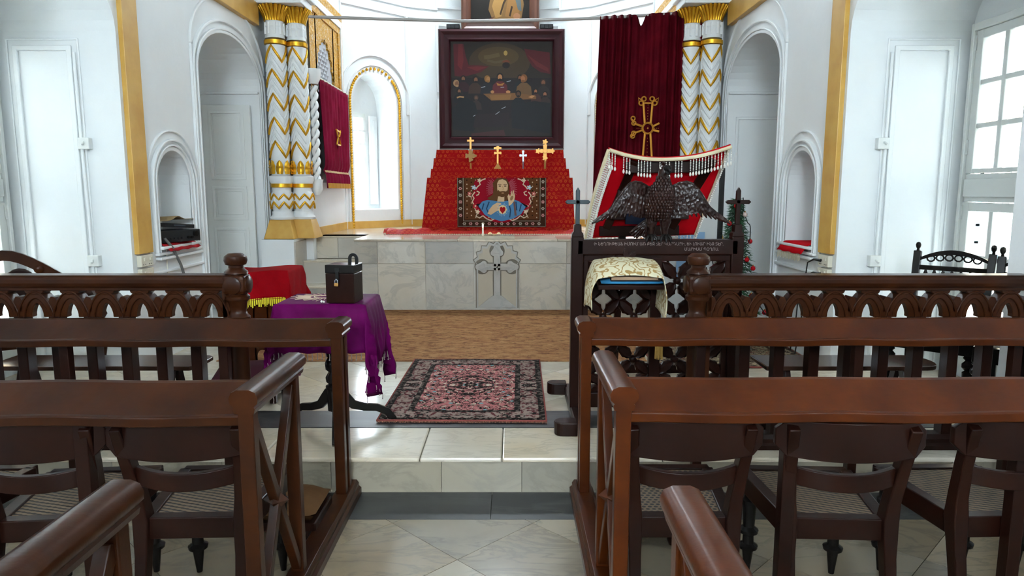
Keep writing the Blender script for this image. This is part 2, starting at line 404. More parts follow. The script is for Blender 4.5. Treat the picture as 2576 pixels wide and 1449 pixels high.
for a, b in zip(xs, xs[1:]): slab('tread_slab', step, a, b, 3.325, 3.782, ZC - .024, ZC, MARBU, .0015, .008)
xs = [-3.6, -2.2, -1.0, .4, 1.4, 3.2]
for a, b in zip(xs, xs[1:]): slab('border_slab', step, a, b, 3.782, 4.083, ZC - .014, ZC, MDARK)
diamonds(step, MARBU, .312, 5.002, .32, -3.6, 3.2, 4.083, 6.2, ZC)
slab('slab', step, -2.75, 2.35, 6.2, 7.7, ZC - .014, ZC, MARBU)

# dais with marble facing
dais = struct('floor_dais', MB().box(-1.72, 2.5, 7.7, 11.2, 0, ZD - .03).box(-2.8, -1.7, 8.26, 11.2, 0, ZD - .03), MARB)
xs = [-1.735, -1.483, -.955, -.422, .085, .6, 1.1, 1.6, 2.1, 2.4]
for k, (a, b) in enumerate(zip(xs, xs[1:])):
    slab('facing_slab', dais, a, b, 7.68, 7.702, ZC, .705, MARB, .0025); slab('facing_slab', dais, a, b, 7.68, 7.702, .705, ZD - .025, MARB, .0025)
xs = [-1.735, -.6, .5, 1.5, 2.4]
for a, b in zip(xs, xs[1:]): slab('edge_slab', dais, a, b, 7.665, 8.25, ZD - .025, ZD, MARBU, .001, .005)
xs = [-2.8, -1.2, .3, 2.5]
for a, b in zip(xs, xs[1:]): slab('floor_slab', dais, a, b, 8.25, 11.2, ZD - .025, ZD, MARBU)
# the stair on the left
for k, (y0, z1) in enumerate(((7.68, .45), (7.96, .71), (8.22, ZD))):
    slab('stair_riser', dais, -2.40, -2.05, y0 + .01, y0 + .04, ZC if k == 0 else z1 - .26, z1 - .02, MARB)
    slab('stair_riser', dais, -2.05, -1.737, y0 + .01, y0 + .04, ZC if k == 0 else z1 - .26, z1 - .02, MARB)
    slab('stair_tread', dais, -2.40, -1.735, y0, y0 + .32, z1 - .022, z1, MARBU, .001, .004)
slab('stair_cheek', dais, -2.43, -2.38, 7.69, 8.3, ZC, ZD - .03, MARB)
def arch(s0, s1, zs, rise, n=20):
    c, h = (s0 + s1) / 2, (s1 - s0) / 2
    return [(c + h * math.cos(PI - PI * k / n), zs + rise * math.sin(PI - PI * k / n)) for k in range(n + 1)]
def offs(path, d):
    out = []
    for i, p in enumerate(path):
        a = path[max(i - 1, 0)]; b = path[min(i + 1, len(path) - 1)]
        tx, tz = b[0] - a[0], b[1] - a[1]; l = math.hypot(tx, tz) or 1
        out.append((p[0] - tz / l * d, p[1] + tx / l * d))
    return out
# carved cross in its scalloped panel
cr = obj('cross_relief', MB(), MARB, dais)
mb = MB(); xc = -.165; yf = 7.68
def ell_(cx, cz, rx, rz): return [(cx + rx * math.cos(2 * PI * k / 20), cz + rz * math.sin(2 * PI * k / 20)) for k in range(20)]
def trefoil(mb, cx, cz, r, d, ang):
    pts = []
    for k in range(28):
        a = 2 * PI * k / 28; rr = r * (1 + .22 * math.cos(3 * (a - ang)))
        pts.append((cx + rr * math.cos(a), cz + rr * math.sin(a)))
    mb.prism(pts, yf - d, yf + .004)
    inn = [(cx + (p[0] - cx) * .62, cz + (p[1] - cz) * .62) for p in pts]
    mb.band(inn, [(cx + (p[0] - cx) * .5, cz + (p[1] - cz) * .5) for p in pts], yf - d - .008, yf + .004, closed=True)
mb.prism([(xc - .035, .34), (xc + .035, .34), (xc + .035, .80), (xc - .035, .80)], yf - .026, yf + .004)
mb.prism([(xc - .13, .635), (xc + .13, .635), (xc + .13, .705), (xc - .13, .705)], yf - .026, yf + .004)
mb.prism([(xc - .008, .36), (xc + .008, .36), (xc + .008, .80), (xc - .008, .80)], yf - .036, yf + .004)
mb.prism([(xc - .13, .662), (xc + .13, .662), (xc + .13, .678), (xc - .13, .678)], yf - .036, yf + .004)
trefoil(mb, xc, .845, .062, .028, PI / 2); trefoil(mb, xc - .165, .67, .06, .028, PI); trefoil(mb, xc + .165, .67, .06, .028, 0)
mb.prism([(xc - .215, .215), (xc + .215, .215), (xc + .05, .35), (xc - .05, .35)], yf - .02, yf + .004)
out = [(xc - .225, .21), (xc - .225, .66)]; N = 9
for k in range(N + 1):
    a = PI - PI * k / N; bx, bz = xc + .225 * math.cos(a), .70 + .225 * math.sin(a)
    out.append((bx, bz))
    if k < N:
        a2 = PI - PI * (k + .5) / N; out.append((xc + .258 * math.cos(a2), .70 + .258 * math.sin(a2)))
out += [(xc + .225, .66), (xc + .225, .21)]
mb.band(out, [(xc + (p[0] - xc) * .93, .21 + (p[1] - .21) * .965) for p in out], yf - .012, yf + .004)
cr.data = mesh_of('cross_relief', mb, MARB)
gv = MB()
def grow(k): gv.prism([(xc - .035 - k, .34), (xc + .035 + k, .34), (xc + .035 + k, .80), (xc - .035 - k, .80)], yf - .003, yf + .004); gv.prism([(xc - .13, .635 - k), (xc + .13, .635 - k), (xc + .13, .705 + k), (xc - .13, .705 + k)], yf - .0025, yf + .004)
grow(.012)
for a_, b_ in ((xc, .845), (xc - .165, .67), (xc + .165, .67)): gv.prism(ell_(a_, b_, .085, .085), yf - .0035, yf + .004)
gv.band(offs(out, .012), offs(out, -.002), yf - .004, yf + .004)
obj('painted_groove_shade', gv, col('#7d766a', .6), dais)  # darker outline that paints groove shade round the carving
obj('relief_ground', MB().prism([(p[0], p[1]) for p in out], yf - .0015, yf + .003), NT('buff_marble', .4, 0, '#b5ab97').mat, dais)
cr['label'] = 'carved cross with trefoil ends under a scalloped arch'

# ---- wall helpers: s runs along Y, wall face at X
def wall_openings(mb, s0, s1, z0, z1, ops, depth, M):
    """ops: (a,b,sill,spring,rise); M(s,z,d) maps; d=0 face, d=depth back of recess"""
    cur = s0
    q = lambda pts, d=0: mb.add([M(a, b, d) for a, b in pts], [tuple(range(len(pts)))])
    for a, b, sill, zs, rise in sorted(ops):
        q([(cur, z0), (a, z0), (a, z1), (cur, z1)])
        if sill > z0: q([(a, z0), (b, z0), (b, sill), (a, sill)])
        ar = arch(a, b, zs, rise)
        for p, r in zip(ar, ar[1:]): q([p, r, (r[0], z1), (p[0], z1)])
        loop = [(a, sill)] + ar + [(b, sill)]
        for p, r in zip(loop, loop[1:]): mb.add([M(*p, 0), M(*r, 0), M(*r, depth), M(*p, depth)], [(0, 1, 2, 3)])
        mb.add([M(a, sill, 0), M(b, sill, 0), M(b, sill, depth), M(a, sill, depth)], [(0, 1, 2, 3)])
        cur = b
    q([(cur, z0), (s1, z0), (s1, z1), (cur, z1)])

DOOR = (6.32, 7.84, ZC, 2.56, .43); NICHE = (5.47, 6.04, 1.07, 1.55, .27)
ALC0, ALC1 = 3.65, 5.05
ADDED_WINDOWS = []  # unseen windows above and behind the view, added for daylight
for sg, nm in ((-1, 'left'), (1, 'right')):
    M = lambda s, z, d, sg=sg: (SX(sg, 2.55 + d), s, z)
    mb = MB()
    # chancel side wall: niche + doorway
    wall_openings(mb, ALC1, 6.2, 0, 3.75, [NICHE], .26, M)
    n0 = [(NICHE[0], NICHE[2])] + arch(*NICHE[:2], NICHE[3], NICHE[4]) + [(NICHE[1], NICHE[2])]
    mb.add([M(a, b, .26) for a, b in n0], [tuple(range(len(n0)))])
    wall_openings(mb, 6.2, 8.1, 0, 3.75, [DOOR], .72, M)
    wall_openings(mb, ALC1, 8.1, 3.75, TOP, [], .3, M)
    d0 = [(DOOR[0], DOOR[2])] + arch(*DOOR[:2], DOOR[3], DOOR[4]) + [(DOOR[1], DOOR[2])]
    mb.add([M(a, b, .72) for a, b in d0], [tuple(range(len(d0)))])
    # short wall behind the columns and the apse side wall
    mb.add([(SX(sg, 2.56), 8.1, 0), (SX(sg, 2.1), 8.1, 0), (SX(sg, 2.1), 8.1, TOP), (SX(sg, 2.56), 8.1, TOP)], [(0, 1, 2, 3)])
    # alcove: wall over the arch, vault, end reveals
    al = arch(ALC0, ALC1, 2.6, .42)
    for p, r in zip(al, al[1:]):
        mb.add([M(*p, 0), M(*r, 0), M(r[0], TOP, 0), M(p[0], TOP, 0)], [(0, 1, 2, 3)])
        mb.add([M(*p, 0), M(*r, 0), M(*r, .86), M(*p, .86)], [(0, 1, 2, 3)])
    for s, d_ in ((ALC0, .25), (ALC1, 0)): mb.add([M(s, 0, d_), M(s, 0, .86), M(s, 2.6, .86), M(s, 2.6, d_)], [(0, 1, 2, 3)])
    # window wall at the back of the alcove, with a rectangular opening
    W0, W1, WZ0, WZ1 = 3.75, 4.99, .35, 2.62
    D = .85
    for a, b, c_, d_ in ((ALC0 - .3, W0, 0, 3.2), (W1, ALC1 + .3, 0, 3.2), (W0, W1, 0, WZ0), (W0, W1, WZ1, 3.2)):
        mb.add([M(a, c_, D), M(b, c_, D), M(b, d_, D), M(a, d_, D)], [(0, 1, 2, 3)])
    # jamb down to the nave wall
    mb.add([M(ALC0, 2.6, 0), (SX(sg, 2.8), ALC0, 2.6), (SX(sg, 2.8), ALC0, TOP), M(ALC0, TOP, 0)], [(0, 1, 2, 3)])
    NW = [(-2.2, -.9, 1.2, 2.3, .2)]
    MN = lambda s, z, d, sg=sg: (SX(sg, 2.8 + d), s, z)
    wall_openings(mb, -4, ALC0, 0, 3.4, NW, .3, MN)
    LUN = [(-3.0, -1.2, 3.6, 4.3, .5)]; wall_openings(mb, -4, ALC0, 3.4, TOP, LUN, .3, MN); ADDED_WINDOWS += [(MN, q) for q in LUN]  # nave lunettes, out of view, added to brighten the interior
    wl = struct('wall_' + nm, mb, WHITE)
    # mouldings
    mo = MB()
    def run(path, d0, d1, proud):
        mo.band(offs(path, d0), offs(path, d1), SX(sg, 2.55 - proud), SX(sg, 2.56), 'x')
    np_ = [(NICHE[0], 1.02)] + arch(*NICHE[:2], NICHE[3], NICHE[4]) + [(NICHE[1], 1.02)]
    for d0_, d1_, pr in ((.0, .035, .012), (.035, .05, .026), (.075, .095, .03), (.15, .165, .018)): run(np_, d0_, d1_, pr)
    for z, pr, ex in ((1.045, .05, .05), (1.0, .035, .09), (.965, .045, .09), (.86, .02, .17)):
        mo.box(min(SX(sg, 2.55 - pr), SX(sg, 2.56)), max(SX(sg, 2.55 - pr), SX(sg, 2.56)), NICHE[0] - ex, NICHE[1] + ex, z, z + .022)
    dp = [(DOOR[0], .2)] + arch(*DOOR[:2], DOOR[3], DOOR[4]) + [(DOOR[1], .2)]
    for d0_, d1_, pr in ((0, .03, .012), (.03, .05, .022), (.1, .125, .028)): run(dp, d0_, d1_, pr)
    run([(6.2, .2), (6.2, 2.75)] , 0, .02, .02)
    up = arch(6.0 + .2, 7.96, 2.75, .55); run(up, 0, .022, .02)
    obj('moulding', mo, WHITE, wl, bevel=.006)
    # recessed panel on the far reveal of the alcove and a panel on the far reveal of the doorway
    pa = MB(); y = ALC1
    x0, x1 = SX(sg, 2.86), SX(sg, 3.27); lo, hi = min(x0, x1), max(x0, x1)
    pa.band([(lo, .2), (lo, 2.5), (hi, 2.5), (hi, .2)], [(lo + .035, .2), (lo + .035, 2.465), (hi - .035, 2.465), (hi - .035, .2)], y - .022, y)
    pa.band([(lo - .05, .2), (lo - .05, 2.55), (hi + .05, 2.55), (hi + .05, .2)], [(lo - .035, .2), (lo - .035, 2.535), (hi + .035, 2.535), (hi + .035, .2)], y - .012, y)
    if sg == 1:
        lo, hi = 2.45, 2.98
        pa.band([(lo, .3), (lo, 2.3), (hi, 2.3), (hi, .3)], [(lo + .03, .3), (lo + .03, 2.27), (hi - .03, 2.27), (hi - .03, .3)], 7.82, 7.84)
    # impost line and an inner arch on the back of the doorway vault
    pa.box(min(SX(sg, 2.56), SX(sg, 3.26)), max(SX(sg, 2.56), SX(sg, 3.26)), 7.81, 7.84, 2.54, 2.565)
    obj('panel_moulding', pa, WHITE, wl, bevel=.006)
    # pier under the columns
    struct('trim_%d' % (1 if sg < 0 else 2), MB().box(min(SX(sg, 2.56), SX(sg, 2.2)), max(SX(sg, 2.56), SX(sg, 2.2)), 7.69, 8.12, ZC, ZD - .004), WHITE)
    # yellow boxing: upright at the corner, horizontal run to the column
    ys = MB().box(min(SX(sg, 2.515), SX(sg, 2.552)), max(SX(sg, 2.515), SX(sg, 2.552)), 5.085, 5.29, 1.04, TOP)
    yo = struct('trim_%d' % (3 if sg < 0 else 4), ys, YELL, bevel=.004)
    yb = MB().box(min(SX(sg, 2.49), SX(sg, 2.552)), max(SX(sg, 2.49), SX(sg, 2.552)), 5.29, 7.76, 3.24, 3.47)
    struct('trim_%d' % (5 if sg < 0 else 6), yb, YELL, bevel=.004)

# apse: side walls, canted window bays, curved back
PA = [(2.1, 8.1), (2.1, 9.75), (1.33, 10.55), (.9, 10.75), (.45, 10.9), (0, 10.95)]
bay = (Vector((2.1, 9.75, 0)), Vector((1.33, 10.55, 0)))
BL = (bay[1] - bay[0]).length
WOP = (.16, .90, 1.235, 2.72, .42)
mb = MB(); mo = MB(); sk = MB()
for sg in (-1, 1):
    q0 = Vector((SX(sg, bay[0].x), bay[0].y, 0)); q1 = Vector((SX(sg, bay[1].x), bay[1].y, 0))
    u = (q1 - q0).normalized(); nrm = Vector((u.y, -u.x, 0)); nrm = nrm if nrm.x * sg > 0 else -nrm
    MBAY = lambda s, z, d, q0=q0, u=u, nrm=nrm: tuple(q0 + u * s + nrm * d + Vector((0, 0, z)))
    wall_openings(mb, 0, BL, ZD - .05, 4.3, [WOP], .5, MBAY)
    LUN = (.12, .98, 4.42, 4.7, .3); wall_openings(mb, 0, BL, 4.3, TOP, [LUN], .3, MBAY); ADDED_WINDOWS.append((MBAY, LUN))  # high apse window above the view, added to light the apse
    # window wall behind the recess
    a0, a1 = WOP[0] + .02, (WOP[0] + .5 if sg < 0 else WOP[1] - .02)
    for a, b, c_, d_ in ((-.1, a0, .9, 3.4), (a1, BL, .9, 3.4), (a0, a1, .9, 1.27), (a0, a1, 2.62, 3.4)):
        mb.add([MBAY(a, c_, .49), MBAY(b, c_, .49), MBAY(b, d_, .49), MBAY(a, d_, .49)], [(0, 1, 2, 3)])
    loop = [(WOP[0] - .02, 1.0)] + arch(WOP[0] - .02, WOP[1] + .02, WOP[3], WOP[4] + .02) + [(WOP[1] + .02, 1.0)]
    for d0_, d1_, pr in ((.07, .085, .02), (.2, .215, .03)):
        pa, pb = offs(loop, d0_), offs(loop, d1_); n = len(pa); vv = []
        for i in range(n): vv += [MBAY(*pa[i], -pr), MBAY(*pb[i], -pr), MBAY(*pb[i], .005), MBAY(*pa[i], .005)]
        mo.add(vv, [(4 * i + k, 4 * i + (k + 1) % 4, 4 * i + 4 + (k + 1) % 4, 4 * i + 4 + k) for i in range(n - 1) for k in range(4)])
    # gilt rope round the opening
    rp = offs(loop, .03); fine = []
    for p, r in zip(rp, rp[1:]):
        L = math.hypot(r[0] - p[0], r[1] - p[1]); m = max(1, int(L / .035))
        fine += [(p[0] + (r[0] - p[0]) * k / m, p[1] + (r[1] - p[1]) * k / m) for k in range(m)]
    rope = MB()
    for k, p in enumerate(fine):
        c_ = Vector(MBAY(*p, -.012)); rope.ball(c_, .02, 6, 4, (1, 1, 1.1))
    ro = struct('trim_%d' % (7 if sg < 0 else 8), rope, GOLD, smooth=60)
    # window
    wd = struct('window_%d' % (3 if sg < 0 else 4))
    fr = MB()
    def lb(a, b, c_, d_, t0=.44, t1=.485):
        v8 = [MBAY(s, z, d) for d in (t0, t1) for z in (c_, d_) for s in (a, b)]
        fr.add(v8, [(0, 1, 3, 2), (4, 6, 7, 5), (0, 4, 5, 1), (2, 3, 7, 6), (0, 2, 6, 4), (1, 5, 7, 3)])
    lb(a0, a0 + .04, 1.27, 2.62); lb(a1 - .04, a1, 1.27, 2.62); lb(a0, a1, 1.27, 1.33); lb(a0, a1, 2.56, 2.62); lb(a0, a1, 1.9, 1.99)
    am = (a0 + a1) / 2; lb(am - .012, am + .012, 1.3, 2.6)
    for z in (1.52, 1.71, 2.18, 2.37): lb(a0, a1, z - .011, z + .011)
    obj('window_frame', fr, DOORW, wd)
    for i in range(2):
        for zz in ((1.33, 1.51), (1.53, 1.70), (1.72, 1.9), (1.99, 2.17), (2.19, 2.36), (2.38, 2.56)):
            s0_, s1_ = (a0 + .04, am - .012) if i == 0 else (am + .012, a1 - .04)
            obj('pane', MB().add([MBAY(s0_, zz[0], .46), MBAY(s1_, zz[0], .46), MBAY(s1_, zz[1], .46), MBAY(s0_, zz[1], .46)], [(0, 1, 2, 3)]), GLASS, wd)
    pc = Vector(MBAY((a0 + a1) / 2, 1.95, .52)); ang = math.atan2(-nrm.y, -nrm.x)
    portal(pc, (PI / 2, 0, ang - PI / 2), a1 - a0, 1.3)
    # folded shutter beside the window
    sh = MB()
    def lb2(a, b, c_, d_, t0, t1):
        v8 = [MBAY(s, z, d) for d in (t0, t1) for z in (c_, d_) for s in (a, b)]
        sh.add(v8, [(0, 1, 3, 2), (4, 6, 7, 5), (0, 4, 5, 1), (2, 3, 7, 6), (0, 2, 6, 4), (1, 5, 7, 3)])
    if sg < 0:
        lb2(a1 + .08, WOP[1] - .03, 1.3, 2.6, .45, .48); lb2(a1 + .12, WOP[1] - .07, 1.36, 2.54, .44, .455)
        obj('shutter', sh, WHITE, wd, bevel=.005)
    # apse back (half)
    P2 = [(SX(sg, a), b) for a, b in PA]
    mb.add([(*P2[0], 0), (*P2[1], 0), (*P2[1], TOP), (*P2[0], TOP)], [(0, 1, 2, 3)])
    for p, r in zip(P2[2:], P2[3:]): mb.add([(*p, 0), (*r, 0), (*r, TOP), (*p, TOP)], [(0, 1, 2, 3)])
    mb.add([(*P2[1], 0), (*P2[2], 0), (*P2[2], ZD), (*P2[1], ZD)], [(0, 1, 2, 3)])
    # raised strips on the curved wall
    def rail(pts, z, h=.03, d=.03):
        for p, r in zip(pts, pts[1:]):
            p, r = Vector((*p, z)), Vector((*r, z)); t = (r - p).normalized(); n_ = Vector((-t.y, t.x, 0)); n_ = n_ if n_.y < 0 else -n_
            mo.add([p, r, r + n_ * d, p + n_ * d] + [Vector((*c_[:2], z + h)) for c_ in (p, r, r + n_ * d, p + n_ * d)], [(0, 1, 2, 3), (4, 7, 6, 5), (0, 4, 5, 1), (1, 5, 6, 2), (2, 6, 7, 3), (3, 7, 4, 0)])
    inner = P2[3:]
    rail(inner, 3.02); rail(inner, 2.86); rail(inner, 1.2); rail(inner, 3.9); rail(P2[2:4], 4.12); rail(P2[2:4], 3.98)
    rail(P2[1:3], 3.98); rail(P2[1:3], 4.12); rail(inner, 4.15, .04, .04); rail(inner, 4.4, .04, .04)
    for (x_, y_), z0_, z1_ in ((P2[3], 2.95, 3.92), (P2[2], 2.6, 4.0), (P2[3], 1.2, 2.86), (P2[1], ZD, TOP), (P2[3], 4.15, 4.6)):
        mo.box(x_ - .022, x_ + .022, y_ - .03, y_ + .02, z0_, z1_)
    # ochre skirting
    for p, r in zip(P2, P2[1:]):
        p, r = Vector((*p, ZD)), Vector((*r, ZD)); t = (r - p).normalized(); n_ = Vector((-t.y, t.x, 0)); inside = Vector((AX, 9, ZD)) - p
        n_ = n_ if n_.dot(inside) > 0 else -n_
        e = t * .01
        a_, b_, c_, d_ = p - e, r + e, r + e + n_ * .02, p - e + n_ * .02
        sk.add([a_, b_, c_, d_] + [k + Vector((0, 0, .1)) for k in (a_, b_, c_, d_)], [(0, 1, 2, 3), (4, 7, 6, 5), (0, 4, 5, 1), (1, 5, 6, 2), (2, 6, 7, 3), (3, 7, 4, 0)])
wap = struct('wall_apse', mb, WHITE); obj('moulding', mo, WHITE, wap, bevel=.006)
struct('baseboard_apse', sk, YELL)
MW = lambda s, z, d: (s, -4 - d, z); mb = MB(); LUN = (-1.0, .6, 2.7, 3.6, .6)
wall_openings(mb, XL - .1, XR + .1, 0, TOP, [LUN], .3, MW); struct('wall_back', mb, WHITE); ADDED_WINDOWS.append((MW, LUN))  # unseen west window, added to light surfaces facing the camera
struct('ceiling', MB().box(-4.2, 3.8, -4.1, 8.9, TOP, TOP + .1).box(-4.2, -.7, 8.9, 11.4, TOP, TOP + .1).box(.3, 3.8, 8.9, 11.4, TOP, TOP + .1).box(-.7, .3, 8.9, 9.3, TOP, TOP + .1).box(-.7, .3, 10.1, 11.4, TOP, TOP + .1), WHITE)
sk_ = struct('window_20'); obj('pane', MB().box(-.7, .3, 9.3, 10.1, TOP + .04, TOP + .045), GLASS, sk_)  # unseen roof light, added to brighten the apse
for k in range(3): obj('glazing_bar', MB().box(-.7 + .48 * k, -.66 + .48 * k, 9.3, 10.1, TOP + .02, TOP + .07), DOORW, sk_)
portal((-.2, 9.7, TOP + .12), (0, 0, 0), 1.0, .8)

# alcove windows, then unseen nave, west and apse windows added for brightness
def alcove_window(sg, num):
    w = struct('window_%d' % num); X0 = SX(sg, 3.40); mbf = MB()
    def b(s0, s1, z0, z1, t=.05, dx=0): mbf.box(X0 - t / 2 + dx, X0 + t / 2 + dx, s0, s1, z0, z1)
    b(3.74, 3.78, .35, 2.63, .09); b(4.97, 5.0, .35, 2.63, .09); b(3.742, 4.998, 2.58, 2.629, .086); b(3.742, 4.998, .33, .39, .086); b(3.785, 4.965, 1.425, 1.615, .04)
    for lo, hi in ((3.78, 4.375), (4.38, 4.97)):
        for z0, z1, rows in ((.39, 1.42, 3), (1.62, 2.58, 3)):
            b(lo, lo + .07, z0, z1); b(hi - .07, hi, z0, z1); b(lo + .001, hi - .001, z0 + .001, z0 + .03, .046); b(lo + .001, hi - .001, z1 - .06, z1 - .001, .046)
            m = (lo + hi) / 2; b(m - .02, m + .02, z0 + .002, z1 - .002, .036)
            h = (z1 - .06 - z0 - .03) / rows
            for r in range(1, rows): b(lo, hi, z0 + .03 + h * r - .017, z0 + .03 + h * r + .017, .032)
            for r in range(rows):
                for a, c_ in ((lo + .07, m - .02), (m + .02, hi - .07)):
                    pz0, pz1 = z0 + .03 + h * r, z0 + .03 + h * (r + 1)
                    o = obj('pane', MB().add([(X0, a, pz0), (X0, c_, pz0), (X0, c_, pz1), (X0, a, pz1)], [(0, 1, 2, 3)]), GLASS, w)
    obj('window_frame', mbf, DOORW, w, bevel=.004)
    # hinges, transom board and a hook
    for z in (2.45, 1.75, 1.3, .6): obj('hinge', MB().box(X0 - sg * .03 - .004, X0 - sg * .03 + .004, 4.955, 4.985, z, z + .1), DOORW, w)
    obj('transom_board', MB().box(X0 - sg * .034 - .006, X0 - sg * .034 + .006, 3.8, 4.95, 1.46, 1.58), DOORW, w, bevel=.003)
    # outside bars
    for k in range(9): obj('guard_bar', MB().box(X0 + sg * .16 - .012, X0 + sg * .16 + .012, 3.8 + k * .14, 3.835 + k * .14, .3, 2.7), DOORW, w)
    portal((X0 + sg * .06, 4.37, 1.48), (PI / 2, 0, PI / 2 if sg > 0 else -PI / 2), 1.2, 2.2)
alcove_window(-1, 1); alcove_window(1, 2)
for num, (M, (a, b, sill, zs, rise)) in enumerate(ADDED_WINDOWS):  # frames and glass of the added high windows
    w = struct('window_%d' % (7 + num)); ar = [(a, sill)] + arch(a, b, zs, rise, 12) + [(b, sill)]
    obj('pane', MB().add([M(*p, .22) for p in ar], [tuple(range(len(ar)))]), GLASS, w)
    def blk(s0, s1, z0, z1): return MB().add([M(x, z, d) for d in (.19, .25) for z in (z0, z1) for x in (s0, s1)], [(0, 1, 3, 2), (4, 6, 7, 5), (0, 4, 5, 1), (2, 3, 7, 6), (0, 2, 6, 4), (1, 5, 7, 3)])
    for k in (1, 2, 3): q = a + (b - a) * k / 4; obj('mullion', blk(q - .02, q + .02, sill, zs + rise * (.98 if k == 2 else .84)), DOORW, w)
    obj('transom', blk(a, b, zs - .02, zs + .02), DOORW, w)
    c0 = Vector(M((a + b) / 2, (sill + zs + rise) / 2, .32)); inn = (Vector(M((a + b) / 2, 4, 0)) - Vector(M((a + b) / 2, 4, 1))).normalized()
    portal(c0, (PI / 2, 0, math.atan2(inn.y, inn.x) - PI / 2), b - a, zs + rise - sill)
for sg, num in ((-1, 5), (1, 6)):  # unseen side windows behind the camera, added for brightness
    w = struct('window_%d' % num); X0 = SX(sg, 3.0); mbf = MB()
    for s in (-2.2, -1.57, -.94): mbf.box(X0 - .03, X0 + .03, s, s + .04, 1.2, 2.5)
    for z in (1.2, 1.6, 2.0, 2.45): mbf.box(X0 - .03, X0 + .03, -2.2, -.9, z, z + .035)
    obj('window_frame', mbf, DOORW, w)
    obj('pane', MB().add([(X0, -2.2, 1.2), (X0, -.9, 1.2), (X0, -.9, 2.5), (X0, -2.2, 2.5)], [(0, 1, 2, 3)]), GLASS, w)
    portal((X0 + sg * .08, -1.55, 1.85), (PI / 2, 0, PI / 2 if sg > 0 else -PI / 2), 1.3, 1.3)

# outside: paving and a pale house with ochre frieze beyond the right window
gnd = struct('ground_outside', MB().box(-40, -3.95, -20, 30, -.3, -.2).box(3.55, 40, -20, 30, -.3, -.2).box(-3.95, 3.55, 11.6, 30, -.3, -.2), col('#8a887f'))
for sg, nm in ((-1, 'left'), (1, 'right')):
    x0, x1 = sorted((SX(sg, 3.1), SX(sg, 7.6)))
    struct('ceiling_added_shade_' + nm, MB().box(x0, x1, -16, 3.3, 2.72, 2.9).box(*sorted((SX(sg, 3.42), SX(sg, 7.6))), 3.3, 8.5, 2.72, 2.9), WHITE)  # unseen verandah roofs, added to cut sky light at the alcove windows
for sg, nm in ((-1, 'left'), (1, 'right')):  # left house is unseen, added to block low sky on that side
    hx0 = SX(sg, 7.8)
    hs = thing('house', 'pale house with ochre frieze and blue shutters outside the %s window' % nm, 'building', (hx0, 5, -.2))
    def hb(y0, y1, z0, z1, pr, th=0): return MB().box(*sorted((hx0 - sg * pr, hx0 + sg * th)), y0, y1, z0, z1)
    obj('wall', hb(-17, 18, -.2, 5.5, 0, .3), col('#a3a29c'), hs, world=True)
    obj('sky_block_wall', MB().box(*sorted((SX(sg, 3.1), SX(sg, 7.9))), -5.3, -5.0, -.2, 5.5), col('#a3a29c'), hs, world=True)  # unseen wall, added to block sky light from the verandah end
    for z in (2.3, 3.5): obj('frieze', hb(-17, 18, z, z + .5, .06), YELL, hs, world=True)
    for y in (1.4, 3.4, 5.4, 7.4, 9.4, 11.4):
        wo = obj('shutter', hb(y, y + .8, .6, 2.0, .07), col('#7fa3b5'), hs, world=True)
        for k in range(5): obj('slat', hb(y, y + .8, .65 + k * .28, .69 + k * .28, .1), col('#d9d8d2'), wo)

